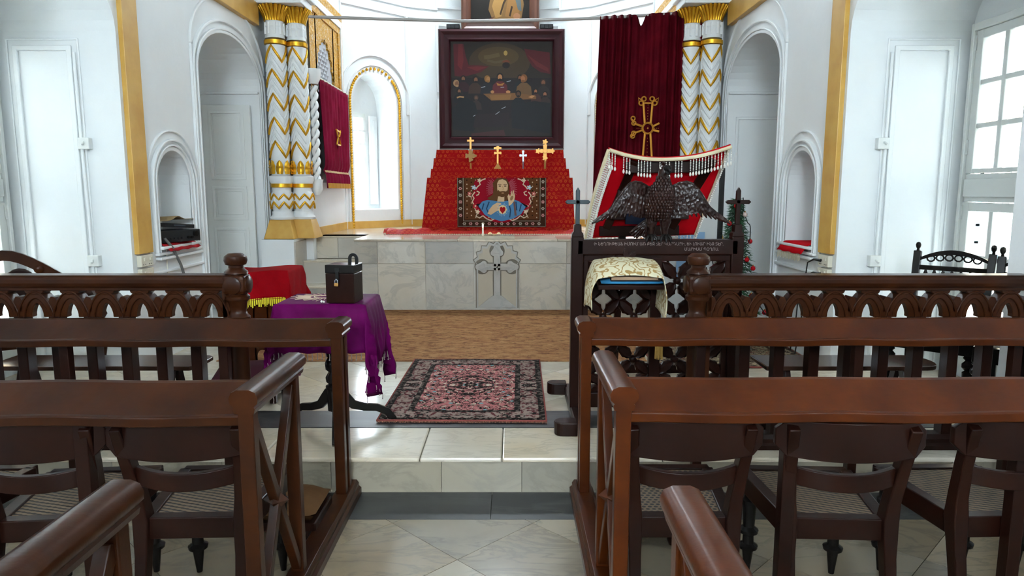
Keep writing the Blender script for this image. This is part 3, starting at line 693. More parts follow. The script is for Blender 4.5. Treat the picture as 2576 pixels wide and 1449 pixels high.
# ---- clustered columns with chevrons
def column(cx, cy, k, label):
    t = thing('chevron_column', label, 'column', (cx, cy, ZD))
    sh = MB().lathe([(.098, .70), (.102, 2.08)], 20); obj('shaft', sh, WHITE, t, smooth=50)
    bs = MB().lathe([(.1, .30), (.105, .33), (.125, .36), (.125, .46), (.115, .5), (.1, .52), (.1, .56), (.112, .6), (.13, .64), (.13, .685), (.1, .7)], 20); obj('base', bs, WHITE, t, smooth=40)
    up = MB().lathe([(.108, 2.15), (.1, 2.18), (.095, 2.25), (.105, 2.27), (.095, 2.29), (.095, 2.33)], 20); obj('neck', up, WHITE, t, smooth=40)
    for k_ in range(10):
        a = 2 * PI * k_ / 10; fl = MB().bar((.1 * math.cos(a), .1 * math.sin(a), 2.19), (.098 * math.cos(a), .098 * math.sin(a), 2.31), .02, .02)
        obj('flute', fl, WHITE, t)
    for z in (2.115, .59): obj('ring', MB().lathe([(.1, z - .03), (.118, z - .025), (.118, z + .015), (.1, z + .02)], 20), GOLD, t, smooth=50)
    cp = MB(); N = 22
    for q in range(N):
        a = 2 * PI * q / N; pts = []
        for j in range(6):
            f = j / 5; r = .095 + .07 * f ** 1.7; pts.append((r * math.cos(a), r * math.sin(a), 2.33 + .15 * f))
        cp.tube(pts, [.015, .016, .017, .018, .019, .014], 6)
    cp.lathe([(.09, 2.33), (.1, 2.4), (.15, 2.48)], 20)
    obj('capital', cp, GOLD, t, smooth=60)
    # chevrons: gilt and white ribs wrapped on the shaft
    def zig(z0, h, r, th, mat, nm, n=4, lo=False):
        m = MB(); pts = []
        for i in range(n * 2 * 4 + 1):
            a = 2 * PI * i / (n * 8); ph = (i % 8) / 8; tri = 1 - abs(ph * 2 - 1)
            pts.append((r * math.cos(a - PI / 2 + k), r * math.sin(a - PI / 2 + k), z0 + h * tri))
        m.tube(pts[:-1], th, 6, closed=True); return obj(nm, m, mat, t, smooth=60)
    z = .90
    for i in range(5):
        zig(.89 + i * .2525, .17, .103, .0145, GOLD, 'gilt_chevron', 3)
        for j in (1, 2):
            if .89 + i * .2525 + j * .08 < 1.95: zig(.89 + i * .2525 + j * .08, .17, .101, .012, WHITE, 'white_chevron', 3)
    zig(.335, .07, .128, .012, GOLD, 'gilt_chevron', 7); zig(.43, .06, .124, .012, GOLD, 'gilt_chevron', 7)
    for q in range(8):
        a = 2 * PI * q / 8 - PI / 2 + .2; lf = MB()
        def leaf(u, v, a=a):
            w = .04 * math.sin(min(1, v * .8 + .2) * PI) ** .6 * (u - .5) * 2; d = .112 + .012 * (1 - abs(u - .5) * 2) + .006 * math.sin(v * 28)
            b = a + w / .11; return (d * math.cos(b), d * math.sin(b), .71 + .15 * v)
        lf.grid(leaf, 6, 8); obj('gilt_leaf', lf, GOLD, t, smooth=60)
    # ochre plinth with splayed foot
    pl = MB(); a_, b_ = .115, .17
    pl.add([(-b_, -b_, 0), (b_, -b_, 0), (b_, b_, 0), (-b_, b_, 0), (-a_, -a_, .21), (a_, -a_, .21), (a_, a_, .21), (-a_, a_, .21)], [(3, 2, 1, 0), (4, 5, 6, 7), (0, 1, 5, 4), (1, 2, 6, 5), (2, 3, 7, 6), (3, 0, 4, 7)])
    obj('plinth', pl, YELL, t, bevel=.006)
    obj('plinth_cap', MB().lathe([(.125, .21), (.135, .235), (.115, .26), (.115, .3)], 20), WHITE, t, smooth=40)
    return t
for sg in (-1, 1):
    side = 'left' if sg < 0 else 'right'
    column(SX(sg, 2.36), 7.86, .9 if sg < 0 else -.2, 'outer white column with gold chevrons at the %s pier' % side)
    column(SX(sg, 2.17), 7.99, .9 if sg < 0 else -.2, 'inner white column with gold chevrons at the %s pier' % side)
    # stepped entablature over the pair
    e = MB()
    x0, x1 = sorted((SX(sg, 2.55), SX(sg, 2.02)))
    e.box(x0, x1, 7.7, 8.12, 3.46, 3.54)
    x0, x1 = sorted((SX(sg, 2.55), SX(sg, 1.98))); e.box(x0, x1, 7.66, 8.14, 3.54, 3.78); e.box(x0 - .02, x1 + .02, 7.62, 8.14, 3.78, 3.84)
    e.box(x0, x1, 7.66, 8.14, 3.84, TOP)
    struct('trim_%d' % (9 if sg < 0 else 10), e, WHITE, bevel=.01)

# ---- gilded wall panels of the apse sides (with a cusped niche)
for sg in (-1, 1):
    XW = SX(sg, 2.1); nm = 'left' if sg < 0 else 'right'
    t = thing('gilded_panel', 'ornate gilded wall panel with cusped niche on the %s apse wall' % nm, 'wall panel', (XW, 8.9, 2.6))
    def bx(y0, y1, z0, z1, pr):
        a, b = sorted((XW, XW - sg * pr)); return MB().box(a, b, y0, y1, z0, z1)
    obj('frame_band', bx(9.58, 9.68, 2.62, 3.8, .04), ORN, t, world=True); obj('frame_band', bx(8.12, 9.58, 3.68, 3.8, .04), ORN, t, world=True)
    obj('white_fillet', bx(9.53, 9.58, 2.62, 3.68, .06), WHITE, t, world=True); obj('white_fillet', bx(8.12, 9.53, 3.6, 3.68, .06), WHITE, t, world=True)
    obj('inner_band', bx(9.44, 9.53, 2.62, 3.52, .045), ORN, t, world=True); obj('inner_band', bx(8.12, 9.53, 3.52, 3.6, .045), ORN, t, world=True)
    # gilded field with multifoil opening
    cy_, zs = 8.8, 2.72; ap = []
    n = 11
    for k in range(n * 4 + 1):
        a = PI * k / (n * 4); r = .40 * (1 + .10 * abs(math.sin(a * n))); ap.append((cy_ - .98 * r * math.cos(a), zs + 1.38 * r * math.sin(a) ** 1.15))
    fld = MB(); y0, y1, zt = 8.14, 9.44, 3.52
    for p, r in zip(ap, ap[1:]):
        a, b = XW - sg * .03, XW
        fld.add([(a, *p), (a, *r), (a, r[0], zt), (a, p[0], zt)], [(0, 1, 2, 3)]); fld.add([(a, *p), (a, *r), (b, *r), (b, *p)], [(0, 1, 2, 3)])
    for c_, d_ in ((y0, ap[0][0]), (ap[-1][0], y1)): fld.add([(XW - sg * .03, c_, 2.62), (XW - sg * .03, d_, 2.62), (XW - sg * .03, d_, zt), (XW - sg * .03, c_, zt)], [(0, 1, 2, 3)])
    obj('gilded_field', fld, ORN, t, world=True)
    GREY = col('#b4b7bb', .6)
    lat = MB().add([(XW - sg * .006, ap[0][0] - .02, 1.6), (XW - sg * .006, ap[-1][0] + .02, 1.6), (XW - sg * .006, ap[-1][0] + .02, 3.4), (XW - sg * .006, ap[0][0] - .02, 3.4)], [(0, 1, 2, 3)])
    obj('niche_back', lat, GREY, t, world=True)
    dm = MB().add([(0, -.055, 0), (0, 0, -.04), (0, .055, 0), (0, 0, .04), (-sg * .02, 0, 0)], [(0, 1, 4), (1, 2, 4), (2, 3, 4), (3, 0, 4)]); dme = mesh_of('lozenge', dm, GREY)
    for i in range(12):
        for j in range(8):
            y = 8.3 + i * .06; z = 2.66 + j * .1 + (i % 2) * .05
            if ((y - cy_) / .37) ** 2 + (max(z - zs, 0) / .5) ** 2 < 1:
                o = part('lozenge', dme, t); o.location = Vector((XW - sg * .008, y, z)) - t.location
    # spiral colonnette and bracket beside the curtain
    cp = MB(); pts = [(0, 0, 1.62 + .05 * k) for k in range(24)]
    for h in range(2): cp.tube([(XW - sg * .05 + .028 * math.cos(k * .9 + h * PI), 8.17 + .028 * math.sin(k * .9 + h * PI), 1.62 + .03 * k) for k in range(36)], .026, 7)
    cp.lathe([(.03, 1.45), (.07, 1.52), (.06, 1.58), (.075, 1.63)], 12, (XW - sg * .05, 8.17)); cp.lathe([(.05, 2.7), (.08, 2.76), (.09, 2.82), (.09, 2.86)], 12, (XW - sg * .05, 8.17))
    obj('colonnette', cp, WHITE, t, smooth=60, world=True)

# ---- small wine curtain on the left apse wall
def folds(u, n, amp, seed): return amp * (math.sin(u * n * 2 * PI + seed) + .4 * math.sin(u * n * 3.7 * PI + seed * 2.3))
XW = SX(-1, 2.1)
t = thing('wall_curtain', 'small wine-red curtain with gold hem hanging on the left apse wall', 'curtain', (XW + .07, 8.93, 1.53))
def cf(u, v):
    y = 8.23 + 1.40 * u; z = 2.77 - 1.24 * v; pinch = .03 * math.exp(-((v - .83) / .03) ** 2)
    return (XW + .085 + folds(u, 9, .018, 1) * (1 - .5 * v) + .05 * v * (1 - u) - pinch, y + .02 * v, z)
obj('cloth', MB().grid(cf, 90, 24), MAROON2, t, smooth=80, solid=.006, world=True)
def cut(f, v0, v1, du=.012): return lambda u, v: (f(u, v0 + (v1 - v0) * v)[0] + du, *f(u, v0 + (v1 - v0) * v)[1:])
obj('braid', MB().grid(cut(cf, .83, .85), 90, 1), col('#c2a27a'), t, smooth=80, world=True)
obj('gold_hem', MB().grid(cut(cf, .95, 1.0), 90, 2), col('#b98b3e'), t, smooth=80, world=True)
obj('rod', MB().tube([(XW + .08, 8.16, 2.785), (XW + .08, 9.7, 2.785)], .012, 8), IVORY, t, world=True)
e = MB(); cxy, cz = 8.93, 2.16
for s1, s2 in ((1, 1), (-1, 1), (1, -1), (-1, -1)): e.tube([(XW + .13, cxy + s1 * .03, cz + s2 * .005), (XW + .13, cxy + s1 * .09, cz + s2 * .09)], .011, 5)
e.tube([(XW + .13, cxy - .1, cz + .09), (XW + .13, cxy + .1, cz + .07)], .01, 5); e.tube([(XW + .13, cxy - .08, cz - .09), (XW + .13, cxy + .08, cz - .09)], .01, 5)
obj('embroidered_cross', e, GOLD, t, world=True)

# ---- curtain rod across the chancel arch and the big maroon curtain
rp = [at(u, v, Y=8.0) for u, v in ((775, 42), (960, 48), (1160, 53), (1340, 51), (1510, 46), (1640, 38), (1742, 31))]
tag(obj('curtain_rod', MB().tube(rp, .017, 10), col('#a7a4a0', .4, .3), smooth=60), 'long grey curtain rod spanning the chancel arch', 'curtain rod')
t = thing('chancel_curtain', 'tall dark maroon velvet curtain embroidered with a gold cross', 'curtain', (1.5, 8.0, 1.0))
def bf(u, v):
    xt = .965 + 1.09 * u; xb = .90 + 1.14 * u; zt = 3.385 + .06 * u
    dip = .12 * math.exp(-((u - .41) / .035) ** 2)
    zt = zt - (dip if v < .5 else 0) * (1 - v) ** 6
    dens = 13; am = .032 if (u < .32 or u > .68) else .012
    if u > .9: xt += .05 * math.sin(min(1, v * 4) * PI)
    x = xt + (xb - xt) * v
    return (x, 7.97 + am * math.sin(u * dens * 2 * PI) + .012 * math.sin(u * 31 + v * 3) - .02 * v, zt - (zt - ZD - .02) * v)
obj('cloth', MB().grid(bf, 160, 40), MAROON, t, smooth=80, solid=.006, world=True)
e = MB(); X0, Y0, Z0 = 1.50, 7.90, 2.185
def cl(pts, r=.0125): e.tube([(X0 + a, Y0, Z0 + b) for a, b in pts], r, 6)
ring = [(.058 * math.cos(2 * PI * k / 18), .058 * math.sin(2 * PI * k / 18)) for k in range(19)]; cl(ring)
cl([(-.035, .055), (-.055, .27)]); cl([(.03, .055), (.045, .27)]); cl([(-.03, -.055), (-.05, -.34)]); cl([(.03, -.055), (.055, -.34)])
cl([(-.055, .02), (-.135, .045)]); cl([(-.055, -.02), (-.135, -.05)]); cl([(.055, .02), (.125, .055)]); cl([(.055, -.02), (.125, -.035)])
cl([(-.06, .27), (.05, .27)], .009); cl([(-.05, -.34), (.055, -.34)], .009)
def curl(cx, cz, r, a0): cl([(cx + r * math.cos(a0 + 2 * PI * k / 10), cz + r * math.sin(a0 + 2 * PI * k / 10)) for k in range(11)], .009)
for s in (-1, 1):
    curl(s * .075 - .005, .27, .024, 0); curl(s * .045 - .005, .315, .024, 1); cl([(s * .05, .29), (s * .11, .325), (s * .1, .27)], .008)
    curl(s * .04, -.37, .024, 0); curl(s * .085, -.35, .022, 0); cl([(s * .05, -.36), (s * .09, -.40)], .008)
    curl(-.155, s * .055, .022, 0); curl(-.165, s * .095 + .01, .022, 0); cl([(-.14, s * .03), (-.18, s * .1)], .008)
for k in range(1, 7): e.ball((X0 - .004, Y0, Z0 + .07 + k * .03), .005, 6, 4); e.ball((X0, Y0, Z0 - .07 - k * .038), .005, 6, 4)
for k in range(3): e.ball((X0 - .075 - .022 * k, Y0, Z0), .005, 6, 4); e.ball((X0 + .075 + .02 * k, Y0, Z0), .005, 6, 4)
e.ball((X0, Y0, Z0), .01, 8, 5)
obj('embroidered_cross', e, col('#c98c35', .5, .3), t, smooth=60, world=True)

# ---- altar dressed in red brocade
t = thing('altar', 'stepped altar draped in red and gold brocade below the large painting', 'altar', (-.155, 9.2, ZD))
TI = [(8.93, 1.664, ZD, -1.07, .764, -1.15, .80), (9.16, 1.78, 1.6, -1.045, .735, -1.06, .75), (9.36, 1.925, 1.74, -1.03, .705, -1.045, .72), (9.56, 2.045, 1.88, -1.013, .69, -1.03, .7)]
for k, (y, z1, z0, a, b, a0, b0) in enumerate(TI):
    yb = 9.8
    def tf(u, v, y=y, z1=z1, z0=z0, a=a, b=b, a0=a0, b0=b0):
        # wraps left side, front, right side
        z = z1 + (z0 - z1) * v; L, R = a + (a0 - a) * v, b + (b0 - b) * v; sp = y - .05 * v * (z1 - z0)
        w = .008 * math.sin(u * 90) * v
        if u < .2: return (L + w, yb + (sp - yb) * u / .2, z)
        if u > .8: return (R + w, sp + (yb - sp) * (u - .8) / .2, z)
        return (L + (R - L) * (u - .2) / .6, sp + w, z)
    m = MB().grid(tf, 80, 6)
    m.box(a, b, y, yb, z1 - .012, z1)
    obj('cloth_tier', m, BROC, t, smooth=40, world=True)
sp = MB()   # cloth lying crumpled on the dais
def hem(u, v):
    x = -1.62 + 2.46 * u; w = .10 + .16 * math.exp(-(u / .22) ** 2) * .4
    y = 8.99 - (w + .30) * v * (1 if u > .03 else .4); h = .018 + .022 * abs(math.sin(u * 37) * math.sin(v * 5 + u * 9)) + (.03 if u < .25 else .012) * math.sin(v * PI)
    return (x, y, ZD + h * math.sin(PI * min(1, max(0.0, v * .9 + .08))) + .002)
sp.grid(hem, 120, 14); obj('hem', sp, BROC, t, smooth=70, world=True)
fr = MB()
for k in range(110):
    x = -1.56 + k * .0218; fr.box(x, x + .012, 8.565, 8.60, ZD + .001, ZD + .006)
obj('fringe', fr, BRAID, t, world=True)['kind'] = 'stuff'

# ---- flat-print helper: coloured shapes on a plane, stacked in hair-thin layers
def ell(cx, cy, rx, ry, n=18, a0=0, a1=2 * PI, rot=0):
    pts = []
    for k in range(n if abs(a1 - a0 - 2 * PI) < 1e-6 else n + 1):
        a = a0 + (a1 - a0) * k / n; x, y = rx * math.cos(a), ry * math.sin(a)
        pts.append((cx + x * math.cos(rot) - y * math.sin(rot), cy + x * math.sin(rot) + y * math.cos(rot)))
    return pts
def printed(name, items, O, U, V, Nn, parent, rough=.8, eps=.0006, world=True):
    mb = MB(); mats = []; idx = {}
    for k, (h, poly) in enumerate(items):
        if h not in idx: idx[h] = len(mats); mats.append(col(h, rough))
        pts = [O + U * p[0] + V * p[1] + Nn * (eps * (k // 6 + 1) + eps * .12 * (k % 6)) for p in poly]
        mb.add(pts, [tuple(range(len(pts)))], idx[h])
    return obj(name, mb, mats, parent, world=world)
def stroke(pts, w):
    L = offs(pts, w / 2); R = offs(pts, -w / 2); return L + R[::-1]
def flower(cx, cy, r, n=6): return [(cx + r * (1 + .3 * math.cos(n * a)) * math.cos(a), cy + r * (1 + .3 * math.cos(n * a)) * math.sin(a)) for a in [2 * PI * k / (n * 4) for k in range(n * 4)]]

# ---- tapestry on the altar front; design space 0..100 x 0..56
t = thing('tapestry', 'woven tapestry of a haloed figure in blue hung on the altar front', 'tapestry', (-.135, 8.88, 1.05))
O = Vector((-.69, 8.868, 1.046)); U = Vector((.0112, 0, 0)); V = Vector((0, .00045, .011))
def Q(a, b, n=0): return O + U * a + V * b + Vector((0, -n, 0))
pad = MB().add([Q(0, 0), Q(100, 0), Q(100, 56), Q(0, 56), Q(0, 0, -.008), Q(100, 0, -.008), Q(100, 56, -.008), Q(0, 56, -.008)], [(0, 1, 2, 3), (7, 6, 5, 4), (0, 4, 5, 1), (1, 5, 6, 2), (2, 6, 7, 3), (3, 7, 4, 0)])
obj('cloth', pad, col('#3a2317', .95), t, world=True)
it = []
A = it.append
A(('#8f8577', stroke([(.6, 56), (.6, .8), (99.4, .8), (99.4, 56)], .5)))
A(('#b3a792', stroke([(6.8, 56), (6.8, 7), (93.2, 7), (93.2, 56)], .6)))
A(('#5a371f', [(8.3, 8.6), (91.7, 8.6), (91.7, 56), (8.3, 56)]))
for i in range(17):
    for j in range(10):
        A(('#b79f85' if (i + j) % 3 else '#241610', ell(11 + i * 4.9, 11 + j * 4.7 + (i % 2) * 2.3, .75, .9, 5)))
A(('#8c0f22', ell(50, 34, 33, 29, 40)[:]))
it[-1] = ('#8c0f22', [p if p[1] < 56 else (p[0], 56) for p in it[-1][1]])
for s in (-1, 1):
    for cx, cy, r in ((24, 40, 4.5), (22, 29, 4), (27, 49, 4)): A(('#8c0f22', ell(50 + s * cx, cy, r, r * 1.2, 16)))
    sc = [[(18, 55), (22, 53.5), (25, 51), (24, 48.5), (27, 46), (29, 43)], [(28, 41), (25, 39.5), (26, 37), (28.5, 36)], [(30, 40), (33, 36), (31, 33), (33, 29), (31, 25), (30, 21)], [(33.5, 34), (37, 35.5), (37, 38)], [(30, 20), (27, 16), (29, 12.5), (25, 10.5), (21, 13), (17, 9.5), (12, 7.5), (8, 9.5)]]
    for q in sc: A(('#c9b59a', stroke([(50 + s * a, b) for a, b in q], 1.3)))
    for cx, cy, r, h in ((31, 45, 2.4, '#9fb6c6'), (36, 38, 2.2, '#b8615c'), (29.5, 24, 2.8, '#a82a33'), (12, 13, 3.4, '#cf9d49'), (25, 53, 2, '#c9b59a'), (27, 17.5, 2.2, '#c9b59a')):
        A((h, flower(50 + s * cx, cy, r, 5))); A(('#dccab0', ell(50 + s * cx, cy, r * .35, r * .35, 7)))
for k in range(60):
    a = -.35 + (PI + .7) * k / 59; 
    if .0 <= a <= PI or True:
        r0, r1 = 10.5, 15.5 + (k % 2) * 2
        p0 = (50 + r0 * .95 * math.cos(a), 43 + r0 * 1.1 * math.sin(a)); p1 = (50 + r1 * math.cos(a), 43 + r1 * 1.15 * math.sin(a))
        if p1[1] < 55.6: A(('#c0707f', stroke([p0, p1], .28)))
A(('#8c0f22', [p if p[1] < 56 else (p[0], 56) for p in ell(50, 44.5, 9.3, 11.5, 26)]))
A(('#1d1719', [(21, 26), (30, 28), (40, 31), (62, 31), (74, 27), (80, 24), (72, 18), (28, 18)]))
A(('#4e7fa8', [(24, 24), (28, 29), (34, 31), (42, 30), (58, 30), (64, 31.5), (70, 29), (77, 23), (72, 15), (64, 10), (50, 6.5), (38, 10), (31, 14)]))
for q in ([(36, 29), (33, 21), (36, 14)], [(30, 27), (28, 20)], [(58, 28), (60, 19), (59, 11)], [(66, 29), (67, 19)], [(72, 26), (70, 18)]): A(('#25425f', stroke(q, 1.3)))
A(('#6f5550', [(63, 29), (65, 29), (67, 13), (64.5, 13)]))
A(('#5e3f25', [(40, 50), (44, 55), (50, 56), (56, 54.5), (58.5, 49), (59, 40), (58, 32), (54, 29.5), (44, 29.5), (36, 31), (34, 33), (40, 37), (41, 43)]))
A(('#c9aa86', [(45, 50), (47, 53.5), (51, 54.5), (55, 52.5), (57, 48), (56.7, 42), (54, 37), (51, 35), (47.5, 37), (45, 42)]))
A(('#c9aa86', [(46, 35), (53, 35), (53, 29), (45, 29)]))
A(('#5e3f25', [(45.3, 43), (46, 38), (49, 34.2), (52, 34), (55, 37), (56.6, 43), (55, 40.5), (51.5, 41), (48, 40.5)])); A(('#b48a68', ell(51.2, 38.7, 1.6, .6, 10)))
for ex in (48, 54): A(('#2f2018', ell(ex, 46.6, 1.5, .55, 10))); A(('#4a3220', stroke([(ex - 2, 48), (ex, 48.7), (ex + 1.8, 48)], .5)))
A(('#a17d58', stroke([(51, 46.5), (52, 43), (51, 42.4)], .55)))
A(('#c9aa86', [(58, 24), (57.5, 30), (56.5, 35), (58, 38), (59.5, 35), (61, 41), (61.8, 41), (61.5, 36.5), (63, 42), (64, 41.5), (63.5, 36), (64.5, 39), (65, 35), (64, 30), (61, 26)]))
A(('#8f6f4d', ell(61.3, 33, 1.6, 3, 10, rot=-.4)))
A(('#c9aa86', [(34, 15), (36, 20), (40, 25), (45, 28), (49, 27.5), (49.5, 25.5), (46, 24.5), (49.5, 23.5), (49, 22), (45, 21), (48, 20), (44, 18), (38, 14)]))
for k in range(26):
    a = 2 * PI * k / 26; A(('#a9bfc9', stroke([(51 + 3.5 * math.cos(a), 20 + 4 * math.sin(a)), (51 + (6 + k % 2) * math.cos(a), 20 + (7 + k % 2) * math.sin(a))], .3)))
A(('#d9c18f', [(51 + 4.6 * (1 + .1 * math.cos(8 * a)) * math.cos(a), 20 + 5 * math.sin(a)) for a in [2 * PI * k / 32 for k in range(32)]]))
A(('#9c1a1c', [(51, 15.3), (48, 19), (47.8, 21.8), (49.3, 23.3), (51, 22.3), (52.7, 23.3), (54.2, 21.8), (54, 19)]))
for k in range(6):
    for s in (0, 1):
        A(('#c08a86' if k % 2 else '#a89d8d', flower(3.7 + s * 92.6, 51.5 - k * 7.6, 1.7))); A(('#3a2317', ell(3.7 + s * 92.6, 51.5 - k * 7.6, .7, .7, 7)))
for k in range(13):
    A(('#c08a86' if k % 3 else '#a89d8d', flower(8 + k * 7, 3.9, 1.7))); A(('#3a2317', ell(8 + k * 7, 3.9, .7, .7, 7)))
printed('woven_design', it, O - Vector((0, .001, 0)), U, V, Vector((0, -1, 0)), t, .95, .0004)

# ---- large supper painting in a heavy frame, and the smaller one above it
def framed(name, label, X0, X1, z0, z1, y, wid, deep, mats, lean=0):
    t = thing(name, label, 'painting', ((X0 + X1) / 2, y, z0))
    prof = [(0, -deep * .4, .0), (0, -deep, .06), (.25, -deep * 1.25, .3), (.45, -deep * .95, .5), (.7, -deep * .95, .72), (.85, -deep * .6, .9), (1, -deep * .45, 1)]
    lo = [[(X0 + wid * k, z0 + wid * k), (X1 - wid * k, z0 + wid * k), (X1 - wid * k, z1 - wid * k), (X0 + wid * k, z1 - wid * k)] for k in (0, .08, .25, .45, .62, .8, .9, 1)]
    ds = [0, -deep, -deep * 1.15, -deep * .8, -deep * .85, -deep * 1.0, -deep * .5, -deep * .35]
    names = ('frame_rail', 'frame_stile', 'frame_rail', 'frame_stile')
    for sd in range(4):
        m = MB(); v = []; n = len(lo)
        for l, d in zip(lo, ds): v += [(l[sd][0], y + d, l[sd][1]), (l[(sd + 1) % 4][0], y + d, l[(sd + 1) % 4][1])]
        m.add(v, [(2 * i, 2 * i + 1, 2 * i + 3, 2 * i + 2) for i in range(n - 1)]); obj(names[sd], m, mats, t, smooth=30, world=True)
    return t
FRW = NT('painted_frame', .35, 0, '#33141a', spec=.3).mat
t = framed('supper_painting', 'large dark supper painting in a heavy maroon frame above the altar', -1.02, .731, 2.075, 3.705, 10.02, .19, .07, FRW)
cv = NT('dark_canvas', .5, spec=.12); cv.color(cv.ramp(cv.noise(cv.coords(), 3, 5), [(.3, '#1c1614'), (.6, '#2c211a'), (.8, '#33291d')])); cv.bump(cv.noise(cv.coords(), 40, 6, .7), .5, .01)
obj('canvas', MB().box(-.85, .56, 9.985, 10.01, 2.24, 3.54), cv.mat, t, world=True)
it = []; A = lambda h, p: it.append((h, p))
A('#231c17', [(1, 1), (99, 1), (99, 99), (1, 99)])
A('#35291b', ell(48, 78, 30, 20, 24)); A('#43351f', ell(47, 84, 20, 10, 20)); A('#4f4229', stroke([(33, 83), (40, 84), (48, 86)], 4)); A('#4b3f2a', stroke([(36, 80), (44, 78), (56, 80)], 2.5))
A('#8c7440', ell(54, 87.5, 1.9, 2.6, 14)); A('#5d2f1c', [(50, 78), (52, 80), (56, 80.5), (59, 78)]); A('#1a0f0d', ell(54.5, 75, 3.8, 3.2, 14))
A('#471218', [(3, 97), (13, 97), (15, 85), (18, 75), (28, 75), (38, 74), (30, 68), (20, 65), (12, 63), (4, 64)]); A('#58191d', [(8, 97), (12, 97), (13, 80), (11, 70), (7, 75)]); A('#581a1c', [(16, 73), (26, 74), (36, 73), (26, 69)])
A('#431216', [(72, 92), (84, 90), (97, 88), (98, 66), (88, 68), (80, 74), (75, 83)]); A('#521a1b', [(75, 86), (84, 74), (96, 68), (96, 72), (86, 78)])
A('#1c1516', [(1, 62), (99, 62), (99, 20), (1, 20)])
def fig(cx, cy, s, robe, hair, skin='#7d563a', turn=0):
    A(robe, [(cx - 7 * s, cy - 15 * s), (cx - 6 * s, cy - 7 * s), (cx - 2.5 * s, cy - 3.5 * s), (cx + 2.5 * s, cy - 3.5 * s), (cx + 6 * s, cy - 7 * s), (cx + 7 * s, cy - 15 * s)])
    A(hair, ell(cx, cy + .6 * s, 2.9 * s, 3.6 * s, 14)); A(skin, ell(cx + turn * s, cy, 1.9 * s, 2.7 * s, 12)); A(hair, ell(cx + turn * s, cy - 2.2 * s, 1.7 * s, 1.2 * s, 10))
fig(12.5, 61, .9, '#2a1417', '#1b120f', '#6d4a33'); fig(5.5, 56, 1, '#231a18', '#8a6a4a', '#6d4a33', .8); fig(24, 60, .95, '#35251d', '#1d130f', '#6f4a33', .9); fig(36, 60.5, 1, '#1d1b1f', '#7a5527', '#93693f', .9)
fig(68, 62, .85, '#17191c', '#17100d', '#6d4530'); fig(72, 61, 1.15, '#5c4429', '#6b4322', '#8a5a38', -.9); fig(91, 57, 1, '#241d1d', '#2b1d15', '#6a452f'); fig(93, 45, .85, '#2c211f', '#1c1411', '#82553a', -.4); fig(84, 48, .75, '#3a2420', '#1a1310', '#8a5a3a', -.6); fig(8, 48, .8, '#131317', '#17100e', '#6a442d', .5)
fig(48.5, 62.5, 1.15, '#521b20', '#1c110d', '#9a6a43'); A('#9a6a2f', [(45, 57), (48.5, 55.5), (53, 57), (51, 54), (46, 54)]); A('#a5744a', ell(56.5, 47.5, 2.2, 1.6)); A('#a5744a', ell(41, 47.5, 1.8, 1.6))
A('#6b4a28', [(32, 45.5), (64, 46.5), (84, 43.5), (84, 40), (40, 38.5), (36, 42)]); A('#7d5a30', [(38, 44), (60, 45), (58, 39.5), (40, 39)]); A('#a5744a', [(76, 42), (80, 44), (83, 43.5), (80, 41)])
fig(66.5, 45, 1.0, '#141619', '#17110e', '#4a3222'); fig(25, 41, .8, '#2e2420', '#3b2a20', '#5d4230')
A('#141517', [(1, 30), (14, 42), (24, 36), (28, 18), (22, 6), (2, 8)]); A('#17181a', [(60, 36), (72, 36), (82, 38), (98, 36), (98, 4), (60, 10)])
A('#23191a', [(24, 24), (58, 26), (56, 12), (22, 10)]); A('#3d2120', [(20, 4), (52, 8), (54, 1.5), (20, 1.5)]); A('#9d7a52', stroke([(6, 41.5), (9, 42.5), (13, 42)], 1.6))
for q in ([(49, 52.2), (52.5, 52.4)], [(44, 24), (48, 27)], [(50, 30), (54, 32)], [(22, 22), (24, 23.5)], [(30, 52), (34, 53)], [(55, 58), (59, 59)]): A('#9aa0a4', stroke(q, .6))
printed('painted_scene', it, Vector((-.85, 9.982, 2.24)), Vector((.0141, 0, 0)), Vector((0, 0, .013)), Vector((0, -1, 0)), t, .4, .0005)
t = framed('upper_painting', 'tall brown-framed painting of a robed figure at the top of the apse', -.72, .387, 3.72, 5.1, 10.3, .16, .06, NT('brown_frame', .4, 0, '#4a2a1c').mat)
obj('canvas', MB().box(-.58, .25, 10.27, 10.29, 3.86, 5.0), cv.mat, t, world=True)
it = []
A('#17130f', [(0, 0), (100, 0), (100, 100), (0, 100)]); A('#5d4425', [(38, 0), (30, 14), (36, 40), (58, 52), (84, 44), (90, 20), (86, 4)]); A('#7b5c31', [(42, 4), (36, 18), (44, 36), (60, 44), (58, 24), (52, 6)]); A('#6d4d28', [(58, 6), (64, 30), (80, 36), (84, 14), (76, 4)])
A('#41494a', [(60, 40), (74, 42), (84, 30), (86, 12), (80, 14), (74, 30)]); A('#2a1d12', stroke([(50, 8), (56, 22), (66, 34)], 3)); A('#2a1d12', stroke([(66, 6), (70, 18)], 3)); A('#7d563a', ell(78, 6, 6, 4)); A('#431f1a', [(22, 0), (40, 6), (34, 1)]); A('#80603a', ell(58, 70, 10, 14))
printed('painted_scene', it, Vector((-.58, 10.268, 3.86)), Vector((.0083, 0, 0)), Vector((0, 0, .0114)), Vector((0, -1, 0)), t, .5, .0005)
for a, b, w in ((-.90, -.72, 'left'), (.385, .565, 'right')):
    k = thing('louvred_box', 'small black louvred box on the painting frame, %s of the upper painting' % w, 'box', ((a + b) / 2, 10.1, 3.71))
    obj('case', MB().box(a, b, 10.0, 10.2, 3.705, 3.765), IRON, k, world=True, bevel=.003)
    for q in range(3): obj('slat', MB().box(a + .01 + q * .055, a + .055 + q * .055, 9.99, 10.002, 3.715, 3.755), PLAST, k, world=True)

